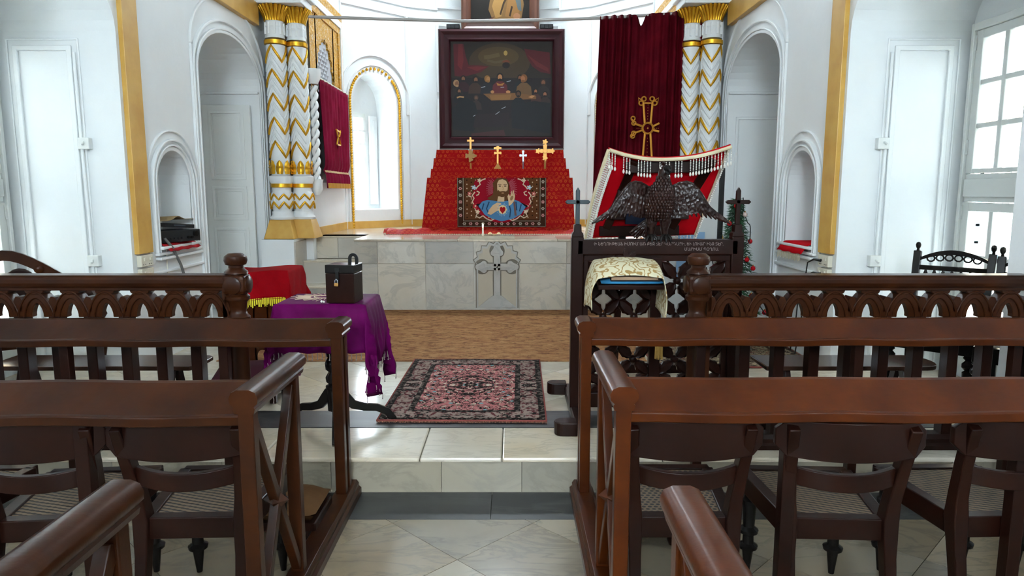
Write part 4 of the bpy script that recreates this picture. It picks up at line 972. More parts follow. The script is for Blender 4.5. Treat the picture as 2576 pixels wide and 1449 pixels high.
# ---- four hand crosses standing on the altar tier
def plate(pts, y0, y1): return MB().prism(pts, y0, y1)
zt = 1.78; yy = 9.20
def crosspoly(cx, cz, up, dn, arm, w, flare=0):
    f = flare
    return [(cx - w, cz - dn), (cx + w, cz - dn), (cx + w, cz - w), (cx + arm, cz - w - f), (cx + arm + f, cz), (cx + arm, cz + w + f), (cx + w, cz + w), (cx + w + f, cz + up), (cx, cz + up + f), (cx - w - f, cz + up), (cx - w, cz + w), (cx - arm, cz + w + f), (cx - arm - f, cz), (cx - arm, cz - w - f), (cx - w, cz - w)]
def hx(u): return at(u, 400, Y=yy).x
def hz(v): return at(1250, v, Y=yy).z
t = thing('hand_cross', 'tall brass cross with plain upper cross, leftmost on the altar', 'cross', (hx(1184), yy, zt), group='hand crosses on the altar')
obj('plain_cross', plate(crosspoly(hx(1184), hz(354), .045, .11, .045, .013), yy - .01, yy + .01), BRASS, t, world=True, bevel=.002)
m = MB()
for a in range(4): m.prism(flower(hx(1184) + .045 * math.cos(a * PI / 2), hz(392) + .05 * math.sin(a * PI / 2), .028, 3), yy - .012, yy + .012)
m.prism(ell(hx(1184), hz(392), .035, .04), yy - .014, yy + .014)
obj('foliate_cross', m, BRONZE, t, world=True); obj('handle', MB().lathe([(.012, zt), (.012, hz(410))], 8, (hx(1184), yy)), BRASS, t, world=True); obj('halo_ring', MB().tube([(hx(1184) + .028 * math.cos(a), yy, hz(377) + .012 * math.sin(a)) for a in [2 * PI * k / 12 for k in range(12)]], .004, 5, True), STEEL, t, world=True)
t = thing('hand_cross', 'brass crucifix on a triangular foot, second from left on the altar', 'cross', (hx(1252), yy, zt), group='hand crosses on the altar')
obj('cross', plate(crosspoly(hx(1252), hz(385), .085, .16, .045, .012, .006), yy - .008, yy + .008), BRASS, t, world=True, bevel=.002)
obj('figure', MB().prism([(hx(1252) - .05, hz(371)), (hx(1252) - .05, hz(375)), (hx(1252) - .015, hz(375)), (hx(1252) - .01, hz(384)), (hx(1252) + .01, hz(384)), (hx(1252) + .015, hz(375)), (hx(1252) + .05, hz(375)), (hx(1252) + .05, hz(371)), (hx(1252), hz(369))], yy - .02, yy - .006), BRASS, t, world=True)
obj('foot', MB().lathe([(.055, zt), (.045, zt + .02), (.008, zt + .07)], 12, (hx(1252), yy), sx=.9), BRASS, t, world=True)
t = thing('hand_cross', 'small grey steel cross standing third from left on the altar', 'cross', (hx(1316), yy, zt), group='hand crosses on the altar')
obj('cross', plate(crosspoly(hx(1316), hz(391), .06, .08, .045, .011, .006), yy - .006, yy + .006), STEEL, t, world=True, bevel=.002); obj('handle', MB().lathe([(.009, zt), (.009, hz(408)), (.014, hz(410)), (.006, hz(407))], 8, (hx(1316), yy)), STEEL, t, world=True)
t = thing('hand_cross', 'large gilt cross with rounded lobes, rightmost on the altar', 'cross', (hx(1371), yy, zt), group='hand crosses on the altar')
cx_, cz_ = hx(1371), hz(380)
obj('cross', plate(crosspoly(cx_, cz_, .08, .10, .06, .022, .004), yy - .01, yy + .01), BRASS, t, world=True)
for a, b in ((-.09, 0), (.09, 0), (0, .115), (0, -.09)): obj('lobe', plate(flower(cx_ + a, cz_ + b, .03, 5), yy - .012, yy + .012), BRASS, t, world=True)
obj('medallion', MB().lathe([(.026, -.004), (.03, 0), (.026, .004)], 14).xf(Matrix.Translation((cx_, yy - .012, cz_)) @ Matrix.Rotation(PI / 2, 4, 'X')), BRASS, t, world=True)
obj('handle', MB().lathe([(.014, zt), (.014, cz_ - .1)], 8, (cx_, yy)), BRASS, t, world=True)

# ---- candle tray on the edge of the dais
t = thing('candle_tray', 'shallow white marble tray on the dais edge holding a lit candle', 'tray', (-.22, 7.82, ZD))
obj('slab', MB().box(-.47, .03, 7.70, 7.93, ZD, ZD + .03).box(-.46, .02, 7.71, 7.92, ZD + .03, ZD + .036), MARBU, t, world=True, bevel=.004)
t = thing('candle', 'thin white lit candle on the marble tray', 'candle', (-.325, 7.83, ZD + .036))
obj('wax', MB().lathe([(.011, 0), (.009, .085), (.004, .088)], 10), col('#e9e4d8'), t)
fm = NT('flame', .5); fm.b.inputs['Emission Color'].default_value = (1, .75, .4, 1); fm.b.inputs['Emission Strength'].default_value = 40
obj('flame', MB().lathe([(.001, .09), (.008, .1), (.007, .112), (.001, .13)], 8), fm.mat, t, smooth=80)
tag(obj('cloth_scrap', MB().grid(lambda u, v: (-.27 + .14 * u, 7.8 + .07 * v, ZD + .038 + .02 * math.sin(u * 9) * math.sin(v * 5) ** 2 + .01), 14, 8), col('#c9b08a'), smooth=70, solid=.004), 'crumpled beige scrap of cloth on the marble tray', 'cloth')

# ---- carpets
tag(obj('carpet', MB().box(-2.3, 1.05, 5.31, 7.66, ZC, ZC + .006), CARPET), 'worn brown carpet spread before the marble dais', 'carpet')
RUG = m_rug('persian_rug', .49, .735, '#ad6a69', '#bcae98', '#8f7d73', '#5a2a2c', '#1a1613')
rg = thing('rug', 'pink and black patterned rug lying across the step opening', 'rug', (-.28, 4.595, ZC + .006), -.012)
def rf(u, v): return ((u - .5) * .98, (v - .5) * 1.47, .005 + .002 * math.sin(u * 9) * math.sin(v * 11))
obj('pile', MB().grid(rf, 20, 28), RUG, rg, smooth=80, solid=.008)
fr = MB()
for k in range(120):
    x = -.485 + k * .00815; l = .012 + .012 * random.random(); fr.box(x, x + .004, -.735 - l, -.735, 0, .004); fr.box(x, x + .004, .735, .735 + l * .6, 0, .004)
obj('fringe', fr, col('#a56f5c', .9), rg)['kind'] = 'stuff'
RUG2 = m_rug('floral_rug', .62, .95, '#8d7f66', '#6e2b2a', '#a08f74', '#3a2a20', '#33241b')
rg2 = thing('rug', 'cream and brown floral rug beside the right chancel wall', 'rug', (1.7, 6.05, ZC + .004))
obj('pile', MB().box(-.62, .62, -.95, .95, 0, .008), RUG2, rg2)

# ================================================================ FURNITURE
# ---- turned-newel balustrades with pointed arches
def newel(parent, x):
    y = 3.49
    pr = [(.075, ZC), (.08, .2), (.08, .25), (.06, .27), (.05, .29), (.068, .31), (.068, .33), (.045, .35), (.044, .55), (.04, .84), (.058, .85), (.058, .87), (.045, .885), (.04, .9), (.047, .945), (.06, .96), (.06, .975), (.05, .985), (.05, 1.085), (.058, 1.09), (.056, 1.1), (.036, 1.118), (.036, 1.13), (.05, 1.135), (.057, 1.155), (.054, 1.175), (.035, 1.19), (.001, 1.193)]
    nw = obj('newel_post', MB().lathe(pr, 20, (x, y)), WOOD, parent, smooth=40, world=True)
    bl = MB()
    bl.box(x - .058, x + .058, y - .058, y + .058, .985, 1.085)
    obj('block', bl, WOOD, nw, bevel=.02)
    dm = mesh_of('roundel', MB().lathe([(.001, 0), (.044, 0), (.044, .008), (.036, .012), (.001, .012)], 20), WOOD, 40)
    for a in range(4):
        o = part('roundel', dm, nw); o.matrix_local = Matrix.Translation((x, y, 1.035)) @ Matrix.Rotation(a * PI / 2, 4, 'Z') @ Matrix.Translation((0, -.056, 0)) @ Matrix.Rotation(PI / 2, 4, 'X')
def balustrade(xn, x0, x1, ax0, step, label):
    t = thing('altar_rail', label, 'balustrade', (xn, 3.49, ZC)); y = 3.49
    tr = [(-.05, 1.03), (-.055, 1.045), (-.055, 1.065), (-.045, 1.075), (-.047, 1.085), (.047, 1.085), (.045, 1.075), (.055, 1.065), (.055, 1.045), (.05, 1.03), (.042, 1.02), (.042, 1.008), (-.042, 1.008), (-.042, 1.02)]
    obj('top_rail', MB().prism([(y + a, b) for a, b in tr], x0, x1, 'x'), WOOD, t, world=True, bevel=.002)
    br = [(-.06, ZC), (-.06, .21), (-.05, .22), (-.05, .24), (-.035, .262), (.035, .262), (.05, .24), (.05, .22), (.06, .21), (.06, ZC)]
    obj('base_rail', MB().prism([(y + a, b) for a, b in br], x0, x1, 'x'), WOODD, t, world=True, bevel=.002)
    # one bay: outer pointed ring, inner ring set back
    def parch(hw, z0, zs, za, n=8):
        R = []
        for k in range(n + 1):
            f = k / n; R.append((-hw + hw * (1 - math.cos(f * PI / 2)) ** .8 * 1.0, zs + (za - zs) * math.sin(f * PI / 2) ** 1.15))
        L = [(-hw, z0)] + R; return L + [(-a, b) for a, b in L[::-1][1:]]
    am = MB(); am.band(parch(.088, .87, .885, 1.0), parch(.058, .87, .885, .965), -.03, .03)
    am.band(parch(.060, .87, .885, .968), parch(.028, .87, .885, .94), -.02, .02)
    am.band(parch(.092, .87, .887, 1.006), parch(.084, .87, .885, .995), -.037, .037)
    am.prism([(-.05, 1.01), (.05, 1.01), (.045, .995), (.025, .985), (-.025, .985), (-.045, .995)], -.033, .033)
    ame = mesh_of('pointed_arch', am, WOOD)
    kn = mesh_of('leaf_knob', MB().prism([(-.018, .9), (.018, .9), (.02, .955), (.012, .972), (-.008, .976), (-.02, .955)], -.03, .03), WOOD)
    bm_ = mesh_of('baluster', MB().box(-.0265, .0265, -.035, .035, .26, .875), WOODD)
    n = 9 if step < 0 else 9
    for k in range(n):
        xx = ax0 + step * k
        if not x0 - .02 < xx < x1 + .02: continue
        o = part('pointed_arch', ame, t, (xx - xn, 0, -ZC)); o.modifiers.new('bevel', 'BEVEL').width = .003
        xb = xx + step / 2
        if x0 < xb < x1:
            o = part('baluster', bm_, t, (xb - xn, 0, -ZC)); o.modifiers.new('bevel', 'BEVEL').width = .004
            part('leaf_knob', kn, t, (xb - xn, 0, -ZC))
    part('leaf_knob', kn, t, (ax0 - step / 2 - xn, 0, -ZC))
    e = -1 if step < 0 else 1
    obj('end_stile', MB().box(*sorted((xn + e * .045, xn + e * .065)), y - .03, y + .03, .26, 1.01), WOOD, t, world=True)
    newel(t, xn); return t
balustrade(-1.385, -2.98, -1.385, -1.51, -.1755, 'carved dark altar rail with pointed arches on the left of the step')
balustrade(.935, .935, 2.59, 1.089, .1755, 'carved dark altar rail with pointed arches on the right of the step')

# ---- pew fronts: book rail, arm, braced end frame
def ogee_arm(): return [(-.03, -.045), (-.034, -.03), (-.03, -.024), (-.042, -.012), (-.044, .005), (-.036, .022), (-.018, .03), (.018, .03), (.036, .022), (.044, .005), (.042, -.012), (.03, -.024), (.034, -.03), (.03, -.045)]
def book_rail(t, y, x0, x1):
    pr = [(y - .06, .786), (y - .062, .818), (y - .05, .822), (y + .045, .897), (y + .062, .902), (y + .066, .89), (y + .06, .84), (y + .03, .8), (y + .03, .786)]
    m = MB(); N = 24; v = []; n = len(pr)
    for i in range(N + 1):
        x = x0 + (x1 - x0) * i / N; w = .004 * math.sin(i * .7 + x * 3)
        for a, b in pr: v.append((x, a + (w if a < y else 0), b + w * .4))
    m.add(v, [(i * n + k, i * n + (k + 1) % n, (i + 1) * n + (k + 1) % n, (i + 1) * n + k) for i in range(N) for k in range(n)] + [tuple(range(n)), tuple(N * n + n - 1 - k for k in range(n))])
    return obj('book_rail', m, WOODR if x1 > 0 else WOOD, t, world=True, bevel=.004)
def pew(y, sg, label, full=True):
    xe = -.81 if sg < 0 else .345
    x0, x1 = (-2.95, xe) if sg < 0 else (xe, 2.55)
    t = thing('pew_front', label, 'pew', (xe, y, 0))
    W = WOODR if sg > 0 else WOOD
    book_rail(t, y, x0, x1)
    ln = .50 if full else .16
    arm = MB().sweep([(xe, y - .075, .876), (xe, y - .02, .876), (xe, y - .075 + ln, .876)], ogee_arm(), Vector((1, 0, 0)))
    obj('arm', arm, W, t, world=True, smooth=45)
    y0, y1 = y - .045, y - .075 + ln - .05
    z0 = .075 if True else 0
    for yy_ in (y0, y1): obj('post', MB().box(xe - .024, xe + .024, yy_ - .022, yy_ + .022, z0, .84), W, t, world=True, bevel=.004)
    if full:
        for (a, b) in (((y0 + .02, .80), (y1 - .02, .10)), ((y1 - .02, .80), (y0 + .02, .10))):
            obj('brace', MB().bar((xe, a[0], a[1]), (xe, b[0], b[1]), .032, .034), W, t, world=True, bevel=.003)
        ym = (y0 + y1) / 2
        for s in (-1, 1):
            p = MB().add([(xe, ym - .04, .45), (xe, ym, .41), (xe, ym + .04, .45), (xe, ym, .49), (xe + s * .045, ym, .45)], [(0, 1, 4), (1, 2, 4), (2, 3, 4), (3, 0, 4)])
            obj('boss', p, W, t, world=True)
        bp = [(xe - .058, 0), (xe + .058, 0), (xe + .058, .035), (xe + .046, .045), (xe + .046, .06), (xe + .036, .075), (xe - .036, .075), (xe - .046, .06), (xe - .046, .045), (xe - .058, .035)]
        obj('base_rail', MB().prism(bp, y - .1, 3.325 if y > 1.5 else 1.95, 'y'), W, t, world=True, bevel=.002)
    for k in range(3):
        xx = (xe + sg * (.55 + .75 * k))
        if x0 < xx < x1: obj('leg', MB().box(xx - .022, xx + .022, y - .0, y + .045, 0, .79), WOODD, t, world=True, bevel=.003)
    xo = x0 + .03 if sg < 0 else x1 - .03
    obj('leg', MB().box(xo - .03, xo + .03, y - .03, y + .03, 0, .85), WOODD, t, world=True, bevel=.003)
    if sg > 0 and not full:
        obj('arm', MB().sweep([(xo - .03, y - .08, .873), (xo - .03, y + .07, .873)], ogee_arm(), Vector((1, 0, 0))), WOODD, t, world=True, smooth=45)
    return t
for sg, nm in ((-1, 'left'), (1, 'right')):
    pew(3.215 if sg < 0 else 3.235, sg, 'front pew rail nearest the marble step on the %s of the aisle' % nm, False)
    pew(2.115 if sg < 0 else 2.15, sg, 'middle pew rail with X-braced end frame on the %s of the aisle' % nm)
    pew(.96 if sg < 0 else .93, sg, 'nearest pew with thick rounded arm at the %s lower corner' % nm)

# ---- cane-seated chairs
def make_chair(name, hexa):
    t = thing(name, '', 'chair', group='cane-seated chairs between the pew rails')
    Z = .42
    obj('cane_seat', MB().add([(-.135, -.185, Z), (.135, -.185, Z), (.175, .19, Z), (-.175, .19, Z)], [(0, 1, 2, 3)]), CANEH if hexa else CANE, t)
    def rail(p0, p1, w, nm='seat_rail'): obj(nm, MB().bar((*p0, Z - .03), (*p1, Z - .03), w, .075, Vector((p1[1] - p0[1], -(p1[0] - p0[0]), 0))), WOODD, t, bevel=.004)
    rail((-.17, -.205), (.17, -.205), .045); rail((-.205, .205), (.205, .205), .045); rail((-.155, -.2), (-.195, .2), .045); rail((.155, -.2), (.195, .2), .045)
    for s in (-1, 1):
        pts = [(s * .163, -.30, 0), (s * .163, -.262, .15), (s * .163, -.232, .3), (s * .163, -.215, .42), (s * .168, -.222, .5), (s * .178, -.25, .62), (s * .186, -.285, .74), (s * .187, -.295, .765)]
        obj('back_leg', MB().sweep(pts, [(-.02, -.024), (.02, -.024), (.02, .024), (-.02, .024)], Vector((1, 0, 0)), scale=[.85, .92, 1.0, 1.25, 1.05, .95, .9, .88]), WOODD, t, smooth=40, bevel=.004)
        obj('front_leg', MB().lathe([(.011, 0), (.018, .06), (.022, .095), (.036, .1), (.038, .112), (.022, .122), (.021, .155), (.036, .165), (.038, .178), (.022, .19), (.025, .26), (.03, .3), (.022, .31), (.024, .38)], 14, (s * .165, .19)), BLACKW, t, smooth=40)
    def bow(z0, z1, hw, yb, th, ends):
        m = MB(); v = []; N = 14
        for i in range(N + 1):
            x = -hw + 2 * hw * i / N; f = 1 - (x / hw) ** 2; y = yb - .045 * f
            e = min(1, (hw - abs(x)) / .035); r = math.sqrt(max(0, 1 - (1 - e) ** 2)) if ends else 1
            zm = (z0 + z1) / 2; h = (z1 - z0) / 2 * (.45 + .55 * r); sag = -.012 * f if not ends else 0
            v += [(x, y - th, zm - h + sag - (.012 * f if ends else 0)), (x, y + th, zm - h + sag - (.012 * f if ends else 0)), (x, y + th, zm + h + sag), (x, y - th, zm + h + sag)]
        m.add(v, [(4 * i + k, 4 * i + (k + 1) % 4, 4 * i + 4 + (k + 1) % 4, 4 * i + 4 + k) for i in range(N) for k in range(4)] + [(0, 1, 2, 3), (4 * N + 3, 4 * N + 2, 4 * N + 1, 4 * N)]); return m
    obj('crest_rail', bow(.665, .782, .235, -.262, .011, True), WOODD, t, smooth=50, bevel=.003)
    obj('back_rail', bow(.555, .615, .166, -.235, .012, False), WOODD, t, smooth=50, bevel=.003)
    return t
spots = [(.57, 2.425, .0, 1, 'open-weave cane chair nearest the aisle, right of centre'), (1.09, 2.41, -.05, 0, 'herringbone cane chair second from the aisle on the right'),
         (1.64, 2.43, .03, 0, 'herringbone cane chair third from the aisle on the right'), (2.17, 2.42, 0, 1, 'cane chair by the right wall, farthest right in its row'),
         (-1.07, 2.42, .04, 0, 'cane chair nearest the aisle on the left'), (-1.56, 2.40, .1, 0, 'cane chair second from the aisle on the left'), (-2.08, 2.42, 0, 0, 'cane chair third from the aisle on the left, cut by the frame')]
protos = {}
for x, y, rz, hx_, lb in spots:
    if hx_ not in protos:
        c_ = make_chair('cane_chair', hx_); c_.location = (x, y, 0); c_.rotation_euler = (0, 0, rz); c_['label'] = lb; protos[hx_] = c_
    else: dup(protos[hx_], (x, y, 0), rz, lb)

# ---- kneelers
def cushion(hx, hy, h, n=14):
    def f(u, v):
        a, b = u * 2 - 1, v * 2 - 1; return (hx * a, hy * b, h * (.35 + .65 * (1 - a ** 4) * (1 - b ** 4)))
    m = MB().grid(f, n, n); m.grid(lambda u, v: (hx * (u * 2 - 1), hy * (v * 2 - 1), h * .33 * 0 + (0 if 0 < u < 1 and 0 < v < 1 else h * .35)), n, n); return m
for x, y, lb in ((-1.0, 2.93, 'low kneeler with brown cushion beside the left aisle rail'), (.55, 2.93, 'low kneeler with brown cushion beside the right aisle rail')):
    t = thing('kneeler', lb, 'kneeler', (x, y, 0))
    obj('frame', MB().box(-.17, .17, -.14, .14, .07, .11), WOODD, t, bevel=.006)
    c_ = obj('cushion', cushion(.165, .135, .085), BROWNC, t, smooth=60); c_.location = (0, 0, .11)
    lg = mesh_of('leg', MB().lathe([(.018, 0), (.026, .02), (.026, .04), (.015, .07)], 10), WOODD, 40)
    for a in (-.14, .14):
        for b in (-.11, .11): part('leg', lg, t, (a, b, 0))

# ---- pierced eagle lectern
LX0, LX1, LY = .34, 1.325, 4.02
t = thing('eagle_lectern', 'carved openwork wooden lectern screen with two crosses on its posts', 'lectern', ((LX0 + LX1) / 2, LY, ZC))
Lt = t
obj('inscribed_beam', MB().box(LX0 + .03, LX1 - .03, LY - .035, LY + .035, 1.135, 1.225), WOODD, t, world=True, bevel=.008)
for x in (LX0 + .035, LX1 - .035):
    p = obj('post', MB().box(x - .035, x + .035, LY - .035, LY + .035, ZC + .03, 1.24), WOODD, t, world=True, bevel=.006)
    fn = MB().prism([(x - .035, 1.24), (x + .035, 1.24), (x + .03, 1.262), (x + .022, 1.268), (x + .02, 1.31), (x - .02, 1.31), (x - .022, 1.268), (x - .03, 1.262)], LY - .03, LY + .03)
    obj('finial', fn, WOODD, p, bevel=.003)
    c_ = MB().prism([(x - .012, 1.31), (x + .012, 1.31), (x + .012, 1.50), (x, 1.52), (x - .012, 1.50)], LY - .012, LY + .012)
    c_.prism([(x - .06, 1.425), (x + .06, 1.425), (x + .072, 1.437), (x + .06, 1.449), (x - .06, 1.449), (x - .072, 1.437)], LY - .012, LY + .012)
    obj('cross', c_, col('#3c4346', .3, .5) if x < .8 else WOODD, p, bevel=.003)
    ft = MB().box(x - .035, x + .035, 3.66, 4.5, ZC, ZC + .055)
    obj('foot', ft, WOODD, t, world=True, bevel=.01)
    for yb in (3.68, 4.46):
        sgn = -1 if x < .8 else 1
        m = MB().prism([(x + sgn * .02, yb - .05), (x + sgn * .10, yb - .05)] + [(x + sgn * (.10 + .045 * math.sin(a)), yb - .05 * math.cos(a)) for a in [PI * k / 8 for k in range(1, 8)]] + [(x + sgn * .10, yb + .05), (x + sgn * .02, yb + .05)], ZC, ZC + .075, 'z')
        obj('foot_pad', m, WOODD, t, world=True, bevel=.006)
obj('top_frame', MB().box(LX0 + .07, LX1 - .07, LY - .022, LY + .022, 1.10, 1.137), WOODD, t, world=True, bevel=.005)
obj('middle_rail', MB().box(LX0 + .07, LX1 - .07, LY - .03, LY + .03, .61, .665), WOODD, t, world=True, bevel=.008)
obj('base_board', MB().box(LX0 + .05, LX1 - .05, LY - .035, LY + .035, ZC + .05, ZC + .14), WOODD, t, world=True, bevel=.006)
xm = (LX0 + LX1) / 2
obj('centre_stile', MB().box(xm - .032, xm + .032, LY - .025, LY + .025, ZC + .1, 1.12), WOODD, t, world=True, bevel=.005)
for x in (LX0 + .085, LX1 - .085): obj('inner_stile', MB().box(x - .015, x + .015, LY - .02, LY + .02, ZC + .1, 1.12), WOODD, t, world=True, bevel=.004)
# leaf: pointed lens with a mid rib and veins
def leaf_mesh(L, W):
    m = MB(); v = []; N = 8
    for i in range(N + 1):
        f = i / N; w = W * math.sin(PI * f ** .85) ** .8 * (1 + .12 * math.sin(f * 20)) + .004
        v += [(.02 + L * f, -w, -.012), (.02 + L * f, -w * .55, -.026), (.02 + L * f, 0, -.018 - .008 * math.sin(PI * f)), (.02 + L * f, w * .55, -.026), (.02 + L * f, w, -.012), (.02 + L * f, w, .015), (.02 + L * f, -w, .015)]
    n = 7
    m.add(v, [(i * n + k, i * n + (k + 1) % n, (i + 1) * n + (k + 1) % n, (i + 1) * n + k) for i in range(N) for k in range(n)] + [tuple(range(n)), tuple(N * n + n - 1 - k for k in range(n))])
    return mesh_of('leaf', m, WOODD, 35)
hw_ = (xm - .032 - (LX0 + .1)) / 2
lm = leaf_mesh(.125, .034); rm = mesh_of('ring', MB().tube([(.036 * math.cos(a), 0, .036 * math.sin(a)) for a in [2 * PI * k / 12 for k in range(12)]], .008, 6, True), WOODD, 60)
bo = mesh_of('boss', MB().lathe([(.001, -.026), (.012, -.026), (.02, -.018), (.022, .012), (.001, .014)], 12).xf(Matrix.Rotation(-PI / 2, 4, 'X')), WOODD, 50)
for half in (LX0 + .10, xm + .032):
    for ci in range(2):
        for zc, hz_ in ((.985, .11), (.775, .10), (.52, .085), (.37, .065)):
            xc_ = half + hw_ * (ci + .5); ang = math.atan2(hz_, hw_ / 2)
            for sx_ in (-1, 1):
                for sz_ in (-1, 1):
                    o = part('leaf', lm, t); th = math.atan2(sz_ * hz_, sx_ * hw_ / 2); sc_ = math.hypot(hz_, hw_ / 2) / .145
                    o.matrix_local = Matrix.Translation(Vector((xc_, LY, zc)) - t.location) @ Matrix.Rotation(-th, 4, 'Y') @ Matrix.Rotation(PI / 2, 4, 'X') @ Matrix.Scale(-1, 4, (0, 0, 1)) @ Matrix.Scale(sc_, 4)
            o = part('boss', bo, t); o.location = Vector((xc_, LY, zc)) - t.location
for half in (LX0 + .10, xm + .032):
    for ci in (0, 1, 2):
        for z in (.88, 1.09, .45):
            o = part('ring', rm, t); o.location = Vector((half + hw_ * ci, LY, z)) - t.location
# inscription
INK = col('#8d7f7b', .6)
for me, xa, xb, z in TXT:
    xs_ = [v.co.x for v in me.vertices]
    x00 = min(xs_); k = (xb - xa) / (max(xs_) - x00)
    for v in me.vertices: v.co = Vector((xa + (v.co.x - x00) * k - t.location.x, LY - .0355 - v.co.z - t.location.y, z - t.location.z + v.co.y * .8))
    me.materials.clear(); me.materials.append(INK); o = part('inscription', me, t)
# carved rosette behind the book cloth
obj('rosette', MB().prism(flower(.66, 1.10, .06, 7), LY - .05, LY - .02), WOODD, t, world=True, bevel=.004)
obj('book_shelf', MB().add([(.47, 3.985, 1.04), (.83, 3.985, 1.04), (.83, 3.77, .99), (.47, 3.77, .99), (.47, 3.985, 1.015), (.83, 3.985, 1.015), (.83, 3.77, .965), (.47, 3.77, .965)], [(0, 1, 2, 3), (7, 6, 5, 4), (0, 4, 5, 1), (1, 5, 6, 2), (2, 6, 7, 3), (3, 7, 4, 0)]), WOODD, t, world=True, bevel=.004)

# ---- the eagle
t = thing('eagle_carving', 'dark carved wooden eagle with spread wings perched on the lectern beam', 'sculpture', (.83, LY, 1.225))
EG = NT('carved_eagle_wood', .28, 0, '#2b1410', spec=.3); sv = EG.vor(EG.coords((1, 1, .8)), 55); EG.bump(sv, .45, .01); EG.color(EG.ramp(EG.noise(EG.coords(), 8, 4), [(.3, '#180a07'), (.7, '#2e140d')])); EG = EG.mat
EX, EY, EZ = .845, LY, 1.225
def loft(rings, seg=18):
    m = MB(); v = []
    for cx, cy, cz, rx, ry in rings:
        for k in range(seg): a = 2 * PI * k / seg; v.append((cx + rx * math.cos(a), cy + ry * math.sin(a), cz))
    n = len(rings)
    m.add(v, [(i * seg + k, i * seg + (k + 1) % seg, (i + 1) * seg + (k + 1) % seg, (i + 1) * seg + k) for i in range(n - 1) for k in range(seg)] + [tuple(range(seg))[::-1], tuple((n - 1) * seg + k for k in range(seg))]); return m
obj('body', loft([(EX - .01, EY, EZ + .1, .03, .035), (EX - .015, EY - .005, EZ + .13, .066, .055), (EX - .01, EY - .012, EZ + .18, .078, .066), (EX - .005, EY - .018, EZ + .24, .078, .07), (EX, EY - .02, EZ + .28, .07, .063), (EX + .006, EY - .015, EZ + .31, .045, .048), (EX + .008, EY - .012, EZ + .34, .032, .036), (EX + .01, EY - .014, EZ + .365, .03, .034), (EX + .013, EY - .018, EZ + .39, .03, .036), (EX + .014, EY - .018, EZ + .41, .024, .03), (EX + .014, EY - .015, EZ + .422, .01, .012)]), EG, t, smooth=70, world=True, subsurf=1)
br_ = [(.1, -.01, .03, .035), (.13, -.015, .066, .055), (.18, -.01, .078, .066), (.24, -.005, .078, .07), (.28, 0, .07, .063), (.31, .006, .045, .048), (.34, .008, .032, .036), (.37, .01, .03, .034)]
sc_ = MB()
for r_ in range(15):
    h_ = .115 + .0165 * r_
    for a_, b_ in zip(br_, br_[1:]):
        if a_[0] <= h_ <= b_[0]:
            f_ = (h_ - a_[0]) / (b_[0] - a_[0]); ox, rx_, ry_ = [a_[q] + (b_[q] - a_[q]) * f_ for q in (1, 2, 3)]
    nn_ = max(5, int(PI * rx_ / .0165))
    for k in range(nn_ + 1):
        an = PI * (1.0 + (k + .5 * (r_ % 2)) / nn_); ca, sa = math.cos(an), math.sin(an)
        sc_.ball((EX + ox + (rx_ + .001) * ca, EY - .015 + (ry_ + .001) * sa, EZ + h_), .0105, 7, 4, (.85, .6, 1.35))
obj('breast_feathers', sc_, EG, t, smooth=60, world=True)
obj('crest_feathers', MB().tube([(EX + .005, EY, EZ + .41), (EX + .01, EY - .02, EZ + .432), (EX + .02, EY - .035, EZ + .425)], [.012, .008, .003], 8), EG, t, smooth=70, world=True)
bk = MB().tube([(EX + .022, EY - .045, EZ + .40), (EX + .03, EY - .075, EZ + .40), (EX + .033, EY - .085, EZ + .385), (EX + .032, EY - .083, EZ + .37)], [.02, .015, .009, .003], 8)
bk.tube([(EX + .022, EY - .045, EZ + .385), (EX + .029, EY - .068, EZ + .368), (EX + .029, EY - .072, EZ + .362)], [.013, .008, .003], 8)
obj('beak', bk, BLACKW, t, smooth=70, world=True)
obj('eye', MB().ball((EX - .012, EY - .042, EZ + .40), .006, 8, 6), CRYST, t, smooth=80, world=True); obj('eye', MB().ball((EX + .036, EY - .03, EZ + .405), .006, 8, 6), CRYST, t, smooth=80, world=True)
